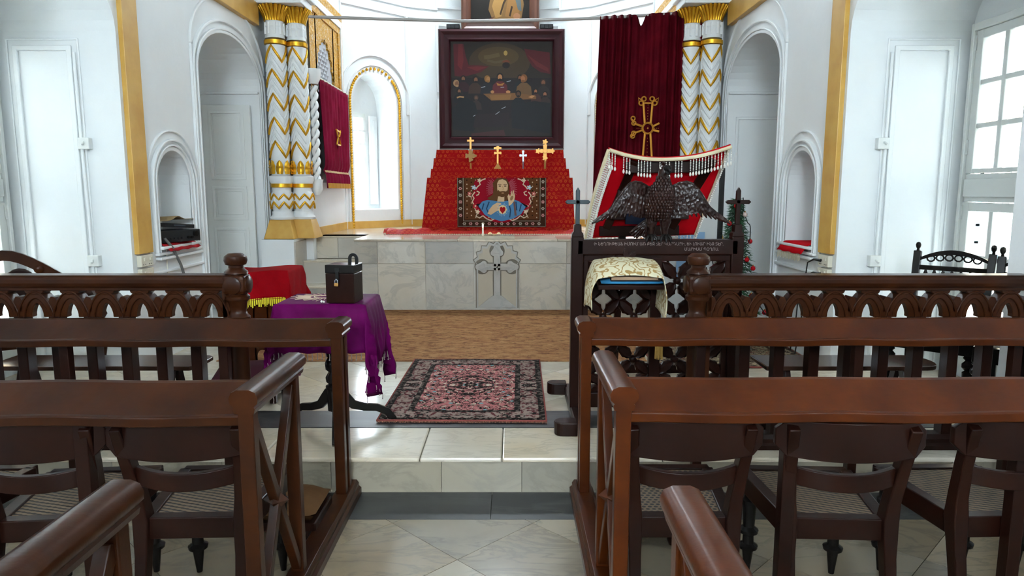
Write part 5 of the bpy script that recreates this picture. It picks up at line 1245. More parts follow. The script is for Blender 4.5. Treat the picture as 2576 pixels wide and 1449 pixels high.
for s in (-1, 1):
    # wing: curved shield plus overlapping flight feathers
    w = obj('wing', MB(), EG, t, world=True)
    R = Vector((EX + s * .035, EY, EZ + .285)); tip = (s * .335, .005 if s > 0 else -.0)
    top = [(0, 0), (.04, .012), (.09, .035), (.13, .04), (.165, .03), (.2, .0), (.235, -.04), (.28, -.1), (.315, -.14)]
    bot = [(0, -.13), (.04, -.16), (.09, -.165), (.13, -.155), (.165, -.14), (.2, -.135), (.235, -.135), (.28, -.142), (.315, -.152)]
    def wf(u, v, d=0):
        k = u * 8; i = min(7, int(k)); f = k - i
        a = [top[i][j] + (top[i + 1][j] - top[i][j]) * f for j in (0, 1)]; b = [bot[i][j] + (bot[i + 1][j] - bot[i][j]) * f for j in (0, 1)]
        x, z = a[0] + (b[0] - a[0]) * v, a[1] + (b[1] - a[1]) * v
        return (R.x + s * x * .86, R.y + .02 - .05 * math.sin(u * 2.2) + d + .006 * math.cos(v * PI), R.z + z)
    m = MB().grid(lambda u, v: wf(u, v), 20, 8); m.grid(lambda u, v: wf(u, v, .016), 20, 8)
    w.data = mesh_of('wing', m, EG, 60)
    ed = MB().tube([wf(k / 16, 0, .006) for k in range(17)], .008, 7); obj('leading_edge', ed, EG, w, smooth=60)
    N = 13
    for k in range(N):
        u = .12 + .86 * k / (N - 1); p0 = Vector(wf(u * .93, .35)); ang = -PI / 2 + (1.02 * u ** 1.6)
        L = .085 + .045 * math.sin(PI * u) + .045 * u ** 3; d = Vector((s * math.cos(ang), 0, math.sin(ang)))
        pts = [p0 + d * (L * q / 5) + Vector((0, -.006 - .001 * k, 0)) for q in range(6)]
        sd = Vector((-d.z, 0, d.x)); fm_ = MB(); v = []
        for q, p in enumerate(pts):
            ww = .013 * (.8, 1, 1, .95, .75, .25)[q]; v += [p + sd * ww, p + Vector((0, -.005, 0)), p - sd * ww, p + Vector((0, .005, 0))]
        fm_.add(v, [(4 * i + j, 4 * i + (j + 1) % 4, 4 * i + 4 + (j + 1) % 4, 4 * i + 4 + j) for i in range(5) for j in range(4)] + [(0, 1, 2, 3), (23, 22, 21, 20)])
        obj('feather', fm_, EG, w, smooth=50)
    lg = MB().tube([(EX - .01 + s * .032, EY - .01, EZ + .16), (EX - .01 + s * .04, EY - .015, EZ + .10), (EX - .01 + s * .036, EY - .01, EZ + .06), (EX - .01 + s * .04, EY - .01, EZ + .012)], [.032, .033, .022, .016], 10)
    obj('leg', lg, EG, t, smooth=70, world=True)
    fo = MB()
    for a in (-.7, 0, .7): fo.tube([(EX - .01 + s * .04, EY - .012, EZ + .018), (EX - .01 + s * .04 + .025 * math.sin(a), EY - .012 - .025 * math.cos(a), EZ + .022), (EX - .01 + s * .04 + .042 * math.sin(a), EY - .012 - .04 * math.cos(a), EZ + .008), (EX - .01 + s * .04 + .045 * math.sin(a), EY - .012 - .045 * math.cos(a), EZ - .02)], [.012, .011, .009, .002], 7)
    obj('foot', fo, BLACKW, t, smooth=70, world=True)
tl = MB()
for k in range(7):
    a = -.95 + .12 * k; p0 = Vector((EX - .04, EY + .03, EZ + .12)); d = Vector((math.sin(a) * 1.0, .1, -math.cos(a)))
    p1 = p0 + d * (.15 if k < 4 else .12); p1.z = max(p1.z, EZ + .002)
    tl.tube([p0, p0 + (p1 - p0) * .5, p1], [.014, .016, .006], 6)
obj('tail', tl, EG, t, smooth=60, world=True)
obj('perch', MB().lathe([(.075, EZ), (.07, EZ + .015), (.05, EZ + .02)], 16, (EX - .01, EY), sy=.6), BLACKW, t, smooth=40, world=True)

# ---- blue cushion, book, cream cloth on the lectern shelf
def slope(y): return 1.04 - (3.985 - y) * .2325
tag(obj('cushion', cushion(.17, .10, .028).xf(Matrix.Translation((.655, 3.865, slope(3.865) + .002)) @ Matrix.Rotation(.228, 4, 'X')), BLUEC, smooth=60), 'flat blue satin cushion with silver edge on the lectern shelf', 'cushion')
t = thing('book', 'thick open-edged book lying under the cream cloth on the lectern', 'book', (.67, 3.86, slope(3.86) + .021)); t.rotation_euler = (.228, 0, 0)
obj('pages', MB().box(-.13, .13, -.09, .085, .008, .03), col('#c3a284'), t); obj('cover', MB().box(-.135, .135, -.095, .09, .002, .009).box(-.135, .135, -.095, .09, .029, .035).box(.125, .136, -.095, .09, .002, .035), col('#2a2420', .5), t, bevel=.002)
t = thing('book_cloth', 'cream brocade cloth with gold scrolls draped over the lectern book', 'cloth', (.64, 3.87, .95))
def cc(u, v):
    # u across, v back to front
    y = 3.985 - .255 * v; zt = slope(y) + .078 + .012 * math.sin(v * PI) - .016 * v ** 5
    if u < .22:
        f = 1 - u / .22; dr = .27 * (1 - .25 * v); x = .465 - .045 * math.sin(min(1, f * 1.5) * PI / 2) - .012 * f * math.sin(v * 5); return (x, y + .01 * math.sin(f * 6), zt - .01 - dr * f ** 1.1 + .03 * v * f)
    if u > .78:
        f = (u - .78) / .22; dr = .26 * (1.05 - .1 * v); x = .815 + .035 * math.sin(min(1, f * 1.5) * PI / 2) - .02 * f; return (x, y + .05 * f * (1 - v), zt - .01 - dr * f)
    g = (u - .22) / .56; return (.465 + .35 * g, y, zt + .018 * math.sin(g * PI) - .01)
obj('cloth', MB().grid(cc, 60, 22), CREAM, t, smooth=80, solid=.004, world=True)
obj('cord', MB().tube([(.812, 3.80, .74), (.808, 3.80, .69), (.815, 3.80, .665)], .010, 6), CREAM, t, world=True)
ts = MB()
for k in range(18): a = 2 * PI * k / 18; ts.tube([(.815 + .006 * math.cos(a), 3.80 + .006 * math.sin(a), .665), (.815 + .018 * math.cos(a), 3.80 + .018 * math.sin(a), .64), (.815 + .021 * math.cos(a), 3.80 + .021 * math.sin(a), .575)], [.004, .004, .002], 5)
obj('tassel', ts, col('#b8924e'), t, world=True)

# ---- big book stand under red velvet (seen from behind its slope)
t = thing('book_stand', 'wooden book stand seen from behind under red velvet with crystal-bead fringe', 'book stand', (1.0, 4.95, ZC))
def bs(a, b, n=0):   # a across 0..1, b up 0..1 on the leaning board; n toward the camera
    l, r = .575 + .095 * b, 1.285 + .10 * b; return Vector((l + (r - l) * a, 5.02 - .30 * b - n, 1.20 + .50 * b + .02 * a))
def bbar(a0, b0, a1, b1, w, n=.02):
    p, q = bs(a0, b0, n), bs(a1, b1, n); return MB().bar(p, q, w, .03, (q - p).cross(Vector((0, 1, 0))))
obj('frame_stile', bbar(.12, -.02, .2, .98, .055), WOODD, t, world=True, bevel=.004); obj('frame_stile', bbar(.74, -.16, .93, .98, .06), WOODD, t, world=True, bevel=.004)
for b, w in ((.9, .075), (.56, .055), (.24, .05), (.03, .07)): obj('frame_rail', bbar(.06 if b < .1 else .13, b, .86 if b < .1 else .9, b - .02, w, .03), WOODD, t, world=True, bevel=.004)
for a, c_ in ((.30, .24), (.58, .64)): obj('leg', MB().bar(bs(a, .1, -.06), Vector((bs(c_, 0).x, 5.0, ZC)), .05, .04), WOODD, t, world=True, bevel=.004)
obj('foot', MB().box(.66, 1.25, 4.96, 5.04, ZC, ZC + .06), WOODD, t, world=True, bevel=.006)
t = thing('stand_cloth', 'red velvet cloth edged with cream braid and crystal drops over the book stand', 'cloth', (1.0, 5.0, 1.2))
def top_edge(a): return .035 * (1 - 2 * a) ** 2 * 2 - .02
def cv_(u, v):
    a = -.06 + 1.12 * u; b = 1.03 - 1.10 * v
    p = bs(a, b, -.012 + .012 * math.sin(u * 14 + v * 4)); p.z += top_edge(u) * (1 - v); 
    if u < .12: p.x -= .02 * (.12 - u) / .12 * math.sin(v * PI); p.y -= .05 * (.12 - u) / .12
    return p
obj('cloth', MB().grid(cv_, 40, 24), REDV, t, smooth=80, solid=.005, world=True)
def fold(u, v):
    p = Vector(cv_(u, 0)); return p + Vector((0, -.05 - .01 * v, .012 - .055 * v))
obj('turned_edge', MB().grid(lambda u, v: Vector(cv_(u, 0)) + Vector((0, -.065 * v, .012 * math.sin(v * PI) + .004)), 40, 4), REDV, t, smooth=80, solid=.004, world=True)
edge = [Vector(cv_(k / 40, 0)) + Vector((0, -.067, -.002)) for k in range(41)]
obj('braid', MB().tube(edge, .013, 6), BRAID, t, smooth=60, world=True)
edgeL = [Vector(cv_(0, k / 24)) + Vector((-.003, -.055, 0)) for k in range(25)]; edgeR = [Vector(cv_(1, k / 24)) + Vector((.003, -.012, 0)) for k in range(25)]
obj('braid', MB().tube(edgeL, .013, 6), BRAID, t, smooth=60, world=True); obj('braid', MB().tube(edgeR, .012, 6), BRAID, t, smooth=60, world=True)
dr = MB()
for k in range(7): dr.ball((0, 0, -.012 - .0105 * k), .0048, 6, 4)
dr.lathe([(.001, -.115), (.007, -.108), (.008, -.1), (.004, -.088), (.001, -.084)], 7)
dme = mesh_of('crystal_drop', dr, CRYST, 60)
for k in range(41):
    if k in (3, 4, 8, 9, 15, 16, 21, 25, 26): continue
    part('crystal_drop', dme, t, edge[k] - t.location + Vector((0, -.002, -.008)))
for k in range(1, 25):
    for q in (0, .5): part('crystal_drop', dme, t, edgeL[k].lerp(edgeL[k - 1], q) - t.location, (0, -.25, 0)); part('crystal_drop', dme, t, edgeR[k].lerp(edgeR[k - 1], q) - t.location, (0, .2, 0), (1, 1, .7))
for k in range(34):
    p = Vector(cv_(k / 33, 1)) + Vector((0, .02, .03))
    if 12 < k < 16: continue
    part('crystal_drop', dme, t, p - t.location)
tag(obj('blue_book', MB().box(.785, .93, 4.855, 4.875, 1.27, 1.36).xf(Matrix.Identity(4)), col('#0f1a2e'), bevel=.003), 'dark navy board tucked behind the eagle against the red cloth', 'book')

# ---- framed picture leaning behind, on the right
t = thing('picture_frame', 'tall dark-framed picture leaning behind the book stand on the right', 'picture', (1.7, 6.6, ZC))
obj('frame_stile', MB().bar((1.965, 6.62, 1.71), (1.925, 6.5, ZC + .0), .045, .03), IRON, t, world=True, bevel=.004); obj('frame_stile', MB().bar((1.375, 6.62, 1.71), (1.335, 6.5, ZC), .045, .03), IRON, t, world=True, bevel=.004)
obj('frame_rail', MB().bar((1.35, 6.62, 1.70), (1.98, 6.62, 1.70), .045, .03, Vector((0, 0, 1))), IRON, t, world=True)
obj('picture', MB().add([(1.38, 6.63, 1.7), (1.94, 6.63, 1.7), (1.91, 6.51, ZC + .02), (1.35, 6.51, ZC + .02)], [(0, 1, 2, 3)]), NT('pale_print', .5, 0, '#c4c7c4').mat, t, world=True)
obj('blue_print', MB().add([(1.55, 6.535, 1.12), (1.80, 6.535, 1.12), (1.78, 6.5, .7), (1.53, 6.5, .7)], [(0, 1, 2, 3)]), col('#7f9fbd'), t, world=True)

# ---- small artificial Christmas tree
t = thing('christmas_tree', 'small artificial christmas tree with red baubles and dark wires by the right wall', 'tree', (1.93, 6.05, ZC + .0125))
obj('trunk', MB().lathe([(.02, 0), (.012, 1.28)], 8), col('#3a2a1c'), t)
obj('stand', MB().lathe([(.13, 0), (.12, .03), (.03, .05), (.03, .12)], 12), col('#2a4a30'), t)
nd = MB(); rnd = random.Random(3)
for k in range(230):
    h = .12 + 1.12 * (k / 230) ** .9; r = .30 * (1.27 - h) / 1.2 + .02; a = k * 2.4; n_ = 16
    d = Vector((math.cos(a), math.sin(a), -.35)).normalized()
    base = Vector((0, 0, h)); nd.tube([base, base + d * r], [.005, .002], 4)
    for q in range(n_):
        p = base + d * r * (.25 + .75 * q / n_); dd = (Vector((rnd.uniform(-1, 1), rnd.uniform(-1, 1), rnd.uniform(-1, .6))) + d * .8).normalized(); L = .055
        sd = dd.orthogonal().normalized() * .005; nd.add([p - sd, p + sd, p + dd * L], [(0, 1, 2)])
NE = NT('needle_green', .6); NE.color(NE.ramp(NE.noise(NE.coords(), 12, 2), [(.3, '#12301f'), (.7, '#2b5f3d')])); obj('needles', nd, NE.mat, t)['kind'] = 'stuff'
for k in range(14):
    h = .2 + .075 * k; r = .30 * (1.27 - h) / 1.2 + .03; a = -PI / 2 + 1.15 * math.sin(k * 2.2)
    b_ = obj('bauble', MB().ball((r * math.cos(a), r * math.sin(a), h), .021, 10, 7), NT('bauble_red', .15, .3, '#b3121d' if k % 4 else '#d8c0b8').mat if k < 2 else col('#b3121d' if k % 4 else '#d8c4bc', .2, .2), t, smooth=80)
    obj('bauble_cap', MB().lathe([(.006, h + .02), (.006, h + .03)], 6, (r * math.cos(a), r * math.sin(a))), BRASS, b_)
wr = MB()
for q in range(2): wr.tube([((.30 * (1.27 - h) / 1.2 + .045) * math.cos(3 * h * (1 - 2 * q) * 2 + q), (.30 * (1.27 - h) / 1.2 + .045) * math.sin(3 * h * (1 - 2 * q) * 2 + q), h + .02 * math.sin(h * 40)) for h in [.15 + 1.1 * k / 70 for k in range(71)]], .0045, 5)
obj('light_wire', wr, PLAST, t)

# ---- purple-clothed tripod table and the offertory box
t = thing('tripod_table', 'dark turned tripod table standing on the step under a purple cloth', 'table', (-.99, 3.79, ZC))
h = .905 - ZC
obj('table_top', MB().box(-.24, .21, -.17, .19, h - .03, h), BLACKW, t, bevel=.006)
obj('column', MB().lathe([(.02, .09), (.04, .1), (.042, .22), (.048, .225), (.048, .24), (.03, .25), (.045, .265), (.047, .29), (.032, .315), (.03, .32), (.045, .335), (.048, .37), (.035, .395), (.03, .4), (.042, .41), (.04, .45), (.03, .46), (.036, .47), (.03, .6), (.06, h - .03)], 16), BLACKW, t, smooth=40)
for a in (.35, 2.75, -1.35):
    d = Vector((math.cos(a), math.sin(a), 0)); pts = [d * .03 + Vector((0, 0, .2)), d * .06 + Vector((0, 0, .165)), d * .10 + Vector((0, 0, .12)), d * .16 + Vector((0, 0, .1)), d * .23 + Vector((0, 0, .09)), d * .29 + Vector((0, 0, .06)), d * .325 + Vector((0, 0, .008))]
    obj('leg', MB().sweep(pts, [(-.013, -.024), (.013, -.024), (.013, .024), (-.013, .024)], Vector((-d.y, d.x, 0)), scale=[1.3, 1.2, 1, .9, .85, .85, .9]), BLACKW, t, smooth=40, bevel=.003)
t = thing('purple_cloth', 'purple satin cloth with beaded fringe draped over the tripod table', 'tablecloth', (-1.01, 3.81, .9))
TX0, TX1, TY0, TY1 = -1.245, -.765, 3.60, 3.99
def drape(u, v):
    # u,v in -1..1, beyond |.62| hangs
    def ax(w, lo, hi, k):
        c0 = (lo + hi) / 2; hh = (hi - lo) / 2
        if abs(w) <= .6: return c0 + hh * w / .6, 0
        f = (abs(w) - .6) / .4; return c0 + math.copysign(hh + .018 * min(1, f * 3) + .02 * f, w), f
    x, fx = ax(u, TX0, TX1, 0); y, fy = ax(v, TY0, TY1, 0)
    dx, dy = .33 * fx, .25 * fy
    if fx and fy:
        drop = max(dx, dy) + .16 * min(fx, fy); g = min(fx, fy); x += math.copysign(.05 * g, u) * (1 if fx > fy else -.6); y += math.copysign(.05 * g, v) * (1 if fy > fx else -.6)
    else: drop = dx + dy
    w = .014 * math.sin(u * 22 + v * 5) * max(fx, fy) + .012 * math.sin(v * 25) * fx
    return (x + w * .6 * (fx > 0), y + w * (fy > 0), .912 - drop)
obj('cloth', MB().grid(lambda a, b: drape(a * 2 - 1, b * 2 - 1), 56, 56), PURP, t, smooth=80, solid=.004, world=True)
bd = mesh_of('bead_strand', MB().tube([(0, 0, 0), (.002, 0, -.016), (0, 0, -.03)], .0022, 4).ball((0, 0, -.033), .0042, 5, 4), col('#a89a94', .3, .4), 60)
for k in range(72):
    f = -1 + 2 * (k % 36) / 35; p = Vector(drape(f, -1)) if k < 36 else Vector(drape(1, f))
    part('bead_strand', bd, t, p - t.location + Vector((0, 0, -.001)))
em = MB()
for k in range(34):
    a = 2 * PI * k / 34; c0 = Vector((-1.03, 3.85, .9155)); d = Vector((math.cos(a), math.sin(a) * .75, 0)); em.tube([c0 + d * .09, c0 + d * (.17 + .03 * (k % 2))], .0022, 4)
em.tube([(-1.03 + .07 * math.cos(a), 3.85 + .05 * math.sin(a), .9155) for a in [2 * PI * k / 24 for k in range(24)]], .004, 5, True)
obj('beaded_sunburst', em, col('#c9b09a', .4, .2), t, world=True)
t = thing('offertory_box', 'dark wooden offertory box with padlock and hanging plate on the purple cloth', 'box', (-.89, 3.69, .917)); t.rotation_euler = (0, 0, -.12)
obj('case', MB().box(-.078, .075, -.07, .07, 0, .155), WOODD, t, bevel=.003); obj('lid', MB().box(-.079, .076, -.071, .071, .157, .2), BLACKW, t, bevel=.003)
obj('escutcheon', MB().box(-.025, .0, -.075, -.07, .165, .185), IRON, t); obj('hasp', MB().box(-.022, -.003, -.077, -.07, .11, .165), IRON, t)
pd = obj('padlock', MB().box(-.026, -.004, -.088, -.078, .09, .108), BRASS, t, bevel=.003)
obj('shackle', MB().tube([(-.022, -.083, .108), (-.022, -.083, .12), (-.015, -.083, .128), (-.008, -.083, .12), (-.008, -.083, .108)], .003, 6), STEEL, pd)
ar = [(-.028, .2), (-.028, .215)] + [(.0 - .028 * math.cos(PI * k / 12), .222 + .03 * math.sin(PI * k / 12)) for k in range(13)] + [(.028, .215), (.028, .2)]
inn = [(-.01, .2), (-.01, .215)] + [(-.01 * math.cos(PI * k / 12), .222 + .014 * math.sin(PI * k / 12)) for k in range(13)] + [(.01, .215), (.01, .2)]
obj('hanging_plate', MB().band([(a + .03, b) for a, b in ar], [(a + .03, b) for a, b in inn], .055, .062), IRON, t)
t = thing('bead_ornament', 'small white bead ornament beside the offertory box', 'ornament', (-1.0, 3.63, .916)); obj('bead', MB().ball((0, 0, .008), .007, 8, 6).ball((.012, 0, .006), .005, 8, 6), CRYST, t)

# ---- red-clothed side table by the left wall
t = thing('side_table', 'small wooden side table with arched cut-outs by the left doorway', 'table', (-1.86, 5.22, ZC))
obj('table_top', MB().box(-.2, .2, -.17, .17, .70, .725), WOOD, t, bevel=.004)
for s in (-1, 1):
    pl = [(-.15, 0), (-.15, .7), (.15, .7), (.15, 0), (.045, 0)]; ah = [(.045, .03)] + [(.045 * math.cos(PI * k / 10), .11 + .05 * math.sin(PI * k / 10)) for k in range(11)] + [(-.045, .03)]
    m = MB(); x = s * .15
    m.box(x - .012, x + .012, -.15, -.05, 0, .7); m.box(x - .012, x + .012, .05, .15, 0, .7); m.box(x - .012, x + .012, -.05, .05, .17, .7); m.box(x - .012, x + .012, -.05, .05, 0, .04)
    obj('side_board', m, WOODR, t)
m = MB(); m.box(-.15, -.03, -.16, -.14, 0, .7); m.box(.06, .15, -.16, -.14, 0, .7); m.box(-.03, .06, -.16, -.14, 0, .03)
m.band([(-.03, .03), (-.03, .10)] + [(.015 - .045 * math.cos(PI * k / 10), .10 + .05 * math.sin(PI * k / 10)) for k in range(11)] + [(.06, .10), (.06, .03)], [(-.04, .03), (-.04, .7)] + [(-.04 + .11 * k / 10, .7) for k in range(11)] + [(.07, .7), (.07, .03)], -.16, -.14)
obj('front_board', m, WOODR, t)
t = thing('red_cloth', 'red velvet cloth with yellow fringe covering the side table', 'tablecloth', (-1.86, 5.22, .9))
def rd(u, v):
    def ax(w, hh):
        if abs(w) <= .6: return hh * w / .6, 0
        f = (abs(w) - .6) / .4; return math.copysign(hh + .03 * f, w), f
    x, fx = ax(u, .225); y, fy = ax(v, .19); dr_ = max(.22 * fx, .2 * fy) + .07 * min(fx, fy); w = .012 * math.sin(u * 17 + v * 13) * max(fx, fy)
    return (-1.85 + x + w + .02 * min(fx, fy) * (1 if u > 0 else -1), 5.22 + y + w, .918 - dr_ + .01 * math.sin(u * 4))
obj('cloth', MB().grid(lambda a, b: rd(a * 2 - 1, b * 2 - 1), 44, 44), m_cloth('deep_red_velvet', '#7d040c', '#930610', .8), t, smooth=80, solid=.004, world=True)
def band_fr(f0, n):
    m = MB()
    for k in range(n):
        for p, q in ((f0(k / n), f0((k + .7) / n)),):
            p, q = Vector(p), Vector(q); l = .055 + .012 * math.sin(k * 1.7); d = (q - p); nn = Vector((d.y, -d.x, 0)).normalized() * .004
            m.add([p + nn, q + nn, q + nn - Vector((0, 0, l)), p + nn - Vector((0, 0, l))], [(0, 1, 2, 3)])
    return m
for f0 in (lambda k: rd(-1 + 2 * k, -.98), lambda k: rd(.98, -1 + 2 * k), lambda k: rd(-.98, -1 + 2 * k)):
    obj('fringe', band_fr(f0, 80), FRINGE, t, world=True)['kind'] = 'stuff'

# ---- low benches behind the altar rails
def bench(x0, x1, y0, y1, lb, rnd_):
    t = thing('low_bench', lb, 'bench', ((x0 + x1) / 2, (y0 + y1) / 2, ZC)); pl = [(x0, y0), (x1, y0)]
    if rnd_: pl = [(x0, y0), (x1 - .1, y0)] + [(x1 - .1 + .1 * math.sin(a), (y0 + y1) / 2 - (y1 - y0) / 2 * math.cos(a)) for a in [PI * k / 10 for k in range(1, 10)]] + [(x1 - .1, y1), (x0, y1)]
    else: pl = [(x0, y0), (x1 - .03, y0), (x1, y0 + .03), (x1, y1 - .03), (x1 - .03, y1), (x0, y1)]
    obj('bench_top', MB().prism(pl, .505, .53, 'z'), BENCHT, t, world=True, bevel=.005)
    for x in (x0 + .15, x1 - .18):
        for s in (-1, 1): obj('leg', MB().bar((x, (y0 + y1) / 2 + s * .03, .505), (x, (y0 + y1) / 2 + s * .13, ZC), .03, .05), WOODD, t, world=True, bevel=.003)
    return t
BENCHT = m_wood('waxed_bench_top', '#2a1a14', '#3d2820', '#4d352a', .2)
bench(-2.95, -1.77, 3.8, 4.08, 'long low wooden bench behind the left altar rail', False)
bench(1.42, 2.42, 3.8, 4.08, 'long low wooden bench with rounded end behind the right altar rail', True)
tag(obj('kneeling_cushion', cushion(.22, .16, .09).xf(Matrix.Translation((-1.66, 4.35, ZC + .14)) @ Matrix.Rotation(.25, 4, 'Z')), m_cloth('plum_velvet', '#3a1a22', '#4a2430'), smooth=60), 'plum cushion on a footstool beside the left bench', 'cushion')
tag(obj('footstool', MB().box(-1.87, -1.45, 4.2, 4.5, ZC + .09, ZC + .14).box(-1.85, -1.81, 4.22, 4.26, ZC, ZC + .1).box(-1.51, -1.47, 4.22, 4.26, ZC, ZC + .1).box(-1.85, -1.81, 4.44, 4.48, ZC, ZC + .1).box(-1.51, -1.47, 4.44, 4.48, ZC, ZC + .1), WOODD, bevel=.004), 'dark wooden footstool under the plum cushion on the left', 'stool')

# ---- carved settee in the left alcove
t = thing('carved_settee', 'carved mahogany settee with cane seat in the left window alcove', 'settee', (-3.2, 4.35, ZC), 0)
S = MB()
def sarc(k): a = k / 20; return (-.48 + .96 * a, .22 - .0, .45 + .40 * math.sin(PI * (a * .86 + .07)) ** .8 + .05 * math.sin(a * PI) ** 6)
obj('crest', MB().sweep([Vector(sarc(k)) for k in range(21)], [(-.02, -.028), (.02, -.028), (.026, .0), (.02, .03), (-.02, .03)], Vector((0, 1, 0)), scale=[.8 + .35 * math.sin(PI * k / 20) for k in range(21)]), WOOD, t, smooth=50)
obj('medallion', MB().prism(ell(.08, .66, .11, .15, 20), .2, .24), WOODD, t, bevel=.012); obj('medallion', MB().prism(ell(-.2, .64, .10, .13, 20), .2, .24), WOODD, t, bevel=.012)
obj('rosette', MB().lathe([(.001, -.02), (.02, -.015), (.03, 0), (.02, .01)], 10).xf(Matrix.Translation((.19, .19, .80)) @ Matrix.Rotation(PI / 2, 4, 'X')), WOOD, t, smooth=50)
for s in (-1, 1):
    obj('back_post', MB().sweep([(s * .46, .23, 0), (s * .45, .2, .25), (s * .46, .22, .5), (s * .47, .22, .62)], [(-.02, -.025), (.02, -.025), (.02, .025), (-.02, .025)], Vector((1, 0, 0))), WOOD, t, bevel=.005)
    obj('arm', MB().tube([(s * .47, .2, .62), (s * .5, .05, .66), (s * .52, -.12, .64), (s * .53, -.18, .60), (s * .5, -.16, .57)], [.024, .026, .028, .024, .02], 9), WOOD, t, smooth=60)
    obj('arm_support', MB().tube([(s * .5, -.14, .62), (s * .53, -.1, .52), (s * .46, -.18, .42)], [.022, .028, .026], 9), WOOD, t, smooth=60)
    obj('cabriole_leg', MB().tube([(s * .45, -.24, .40), (s * .5, -.28, .32), (s * .49, -.27, .2), (s * .46, -.25, .08), (s * .5, -.29, .015), (s * .515, -.31, 0)], [.03, .042, .03, .02, .024, .02], 10), WOOD, t, smooth=60)
obj('seat_frame', MB().band([(-.48, -.27), (.48, -.27), (.48, .24), (-.48, .24)], [(-.42, -.21), (.42, -.21), (.42, .19), (-.42, .19)], .36, .43, 'z', True), WOOD, t, bevel=.008)
obj('cane_seat', MB().box(-.43, .43, -.22, .2, .405, .415), m_cane('pale_cane'), t)
t.rotation_euler = (0, 0, .55)

# ---- black spindle-back chairs near the right window
def black_chair(loc, rz, lb):
    t = thing('spindle_chair', lb, 'chair', loc, rz, 'black spindle chairs by the right window')
    for s in (-1, 1):
        obj('back_post', MB().sweep([(s * .2, .24, 0), (s * .2, .21, .44), (s * .205, .25, .70), (s * .21, .30, .92)], [(-.022, -.02), (.022, -.02), (.022, .02), (-.022, .02)], Vector((1, 0, 0))), BLACKW, t, bevel=.004)
        obj('finial', MB().lathe([(.01, .92), (.008, .935), (.014, .945), (.017, .96), (.012, .975), (.001, .98)], 10, (s * .21, .30)), BLACKW, t, smooth=50)
        obj('front_leg', MB().lathe([(.014, 0), (.022, .05), (.026, .2), (.03, .26), (.016, .27), (.034, .29), (.034, .31), (.016, .33), (.03, .345), (.02, .36), (.03, .40)], 12, (s * .21, -.2)), BLACKW, t, smooth=40)
        obj('seat_rail', MB().box(s * .21 - .025, s * .21 + .025, -.2, .22, .37, .45), BLACKW, t, bevel=.004)
    obj('seat_rail', MB().box(-.235, .235, -.235, -.19, .36, .45), BLACKW, t, bevel=.004); obj('seat_rail', MB().box(-.2, .2, .19, .23, .37, .45), BLACKW, t, bevel=.004)
    obj('cane_seat', MB().box(-.19, .19, -.19, .19, .44, .447), CANEH2, t)
    m = MB(); N = 14; hi = []; lo = []
    for k in range(N + 1): x = -.19 + .38 * k / N; hi.append((x, .88 + .055 * (1 - (x / .19) ** 2))); lo.append((x, .86 + .045 * (1 - (x / .19) ** 2)))
    obj('crest_rail', MB().band(hi, lo, .275, .305), BLACKW, t); obj('back_rail', MB().box(-.19, .19, .265, .295, .80, .83), BLACKW, t, bevel=.003); obj('back_rail', MB().box(-.19, .19, .245, .275, .69, .72), BLACKW, t, bevel=.003)
    sm = mesh_of('spindle', MB().lathe([(.006, 0), (.008, .015), (.014, .03), (.008, .045), (.014, .06), (.006, .085)], 8), BLACKW, 50)
    for k in range(7): part('spindle', sm, t, (-.15 + .05 * k, .27, .718))
    cv2 = MB()
    for k in range(6): a = -.13 + .052 * k; cv2.tube([(a + .022 * math.cos(q), .29, .865 + .02 * math.sin(q) + .02 * (1 - (a / .19) ** 2)) for q in [2 * PI * j / 10 for j in range(10)]], .006, 5, True)
    obj('carved_scrollwork', cv2, BLACKW, t, smooth=50)
    return t
CANEH2 = m_cane('pale_open_cane', True)
black_chair((2.65, 4.28, ZC), -.75, 'black spindle-back chair with cane seat in front of the right window')
black_chair((2.92, 3.86, ZC), -.75, 'black chair half hidden beside the right window, only its post showing')

# ---- white door leaf in the left doorway
dr = struct('door_1')
x0, x1, y = -3.36, -2.84, 7.76
obj('leaf', MB().box(x0, x1, y, y + .035, ZC + .01, 2.42), DOORW, dr, bevel=.003)
for z0, z1 in ((1.62, 2.36), (1.18, 1.55), (.3, 1.1)):
    obj('door_panel', MB().band([(x0 + .07, z0), (x1 - .07, z0), (x1 - .07, z1), (x0 + .07, z1)], [(x0 + .1, z0 + .03), (x1 - .1, z0 + .03), (x1 - .1, z1 - .03), (x0 + .1, z1 - .03)], y - .012, y, closed=True), DOORW, dr, bevel=.003)
    obj('door_panel', MB().box(x0 + .12, x1 - .12, y - .008, y, z0 + .06, z1 - .06), DOORW, dr, bevel=.006)

# ---- niche contents and wall fittings
zb = NICHE[2]; XN = SX(-1, 2.55)
tag(obj('shelf_cloth', MB().grid(lambda u, v: (XN - .2 + .27 * v, 5.49 + .53 * u, zb + .008 + (.0 if v < .78 else -.05 * (v - .78) / .22) + .004 * math.sin(u * 20)), 20, 12), m_cloth('red_plastic_cloth', '#9c1620', '#b52a30', .35), smooth=70, solid=.004), 'shiny red cloth under the amplifier in the left niche', 'cloth')
t = thing('amplifier', 'black stereo amplifier with row of knobs in the left wall niche', 'amplifier', (XN - .06, 5.78, zb + .012)); t.rotation_euler = (0, 0, PI / 2 - .45)
obj('case', MB().box(-.19, .19, -.11, .12, .006, .10), PLAST, t, bevel=.003)
for k in range(5): obj('button', MB().lathe([(.009, 0), (.008, .012)], 10).xf(Matrix.Translation((-.13 + .035 * k, -.11, .035)) @ Matrix.Rotation(PI / 2, 4, 'X')), PLAST, t)
for x in (.07, .105): obj('knob', MB().lathe([(.011, 0), (.01, .014)], 10).xf(Matrix.Translation((x, -.11, .038)) @ Matrix.Rotation(PI / 2, 4, 'X')), IRON, t)
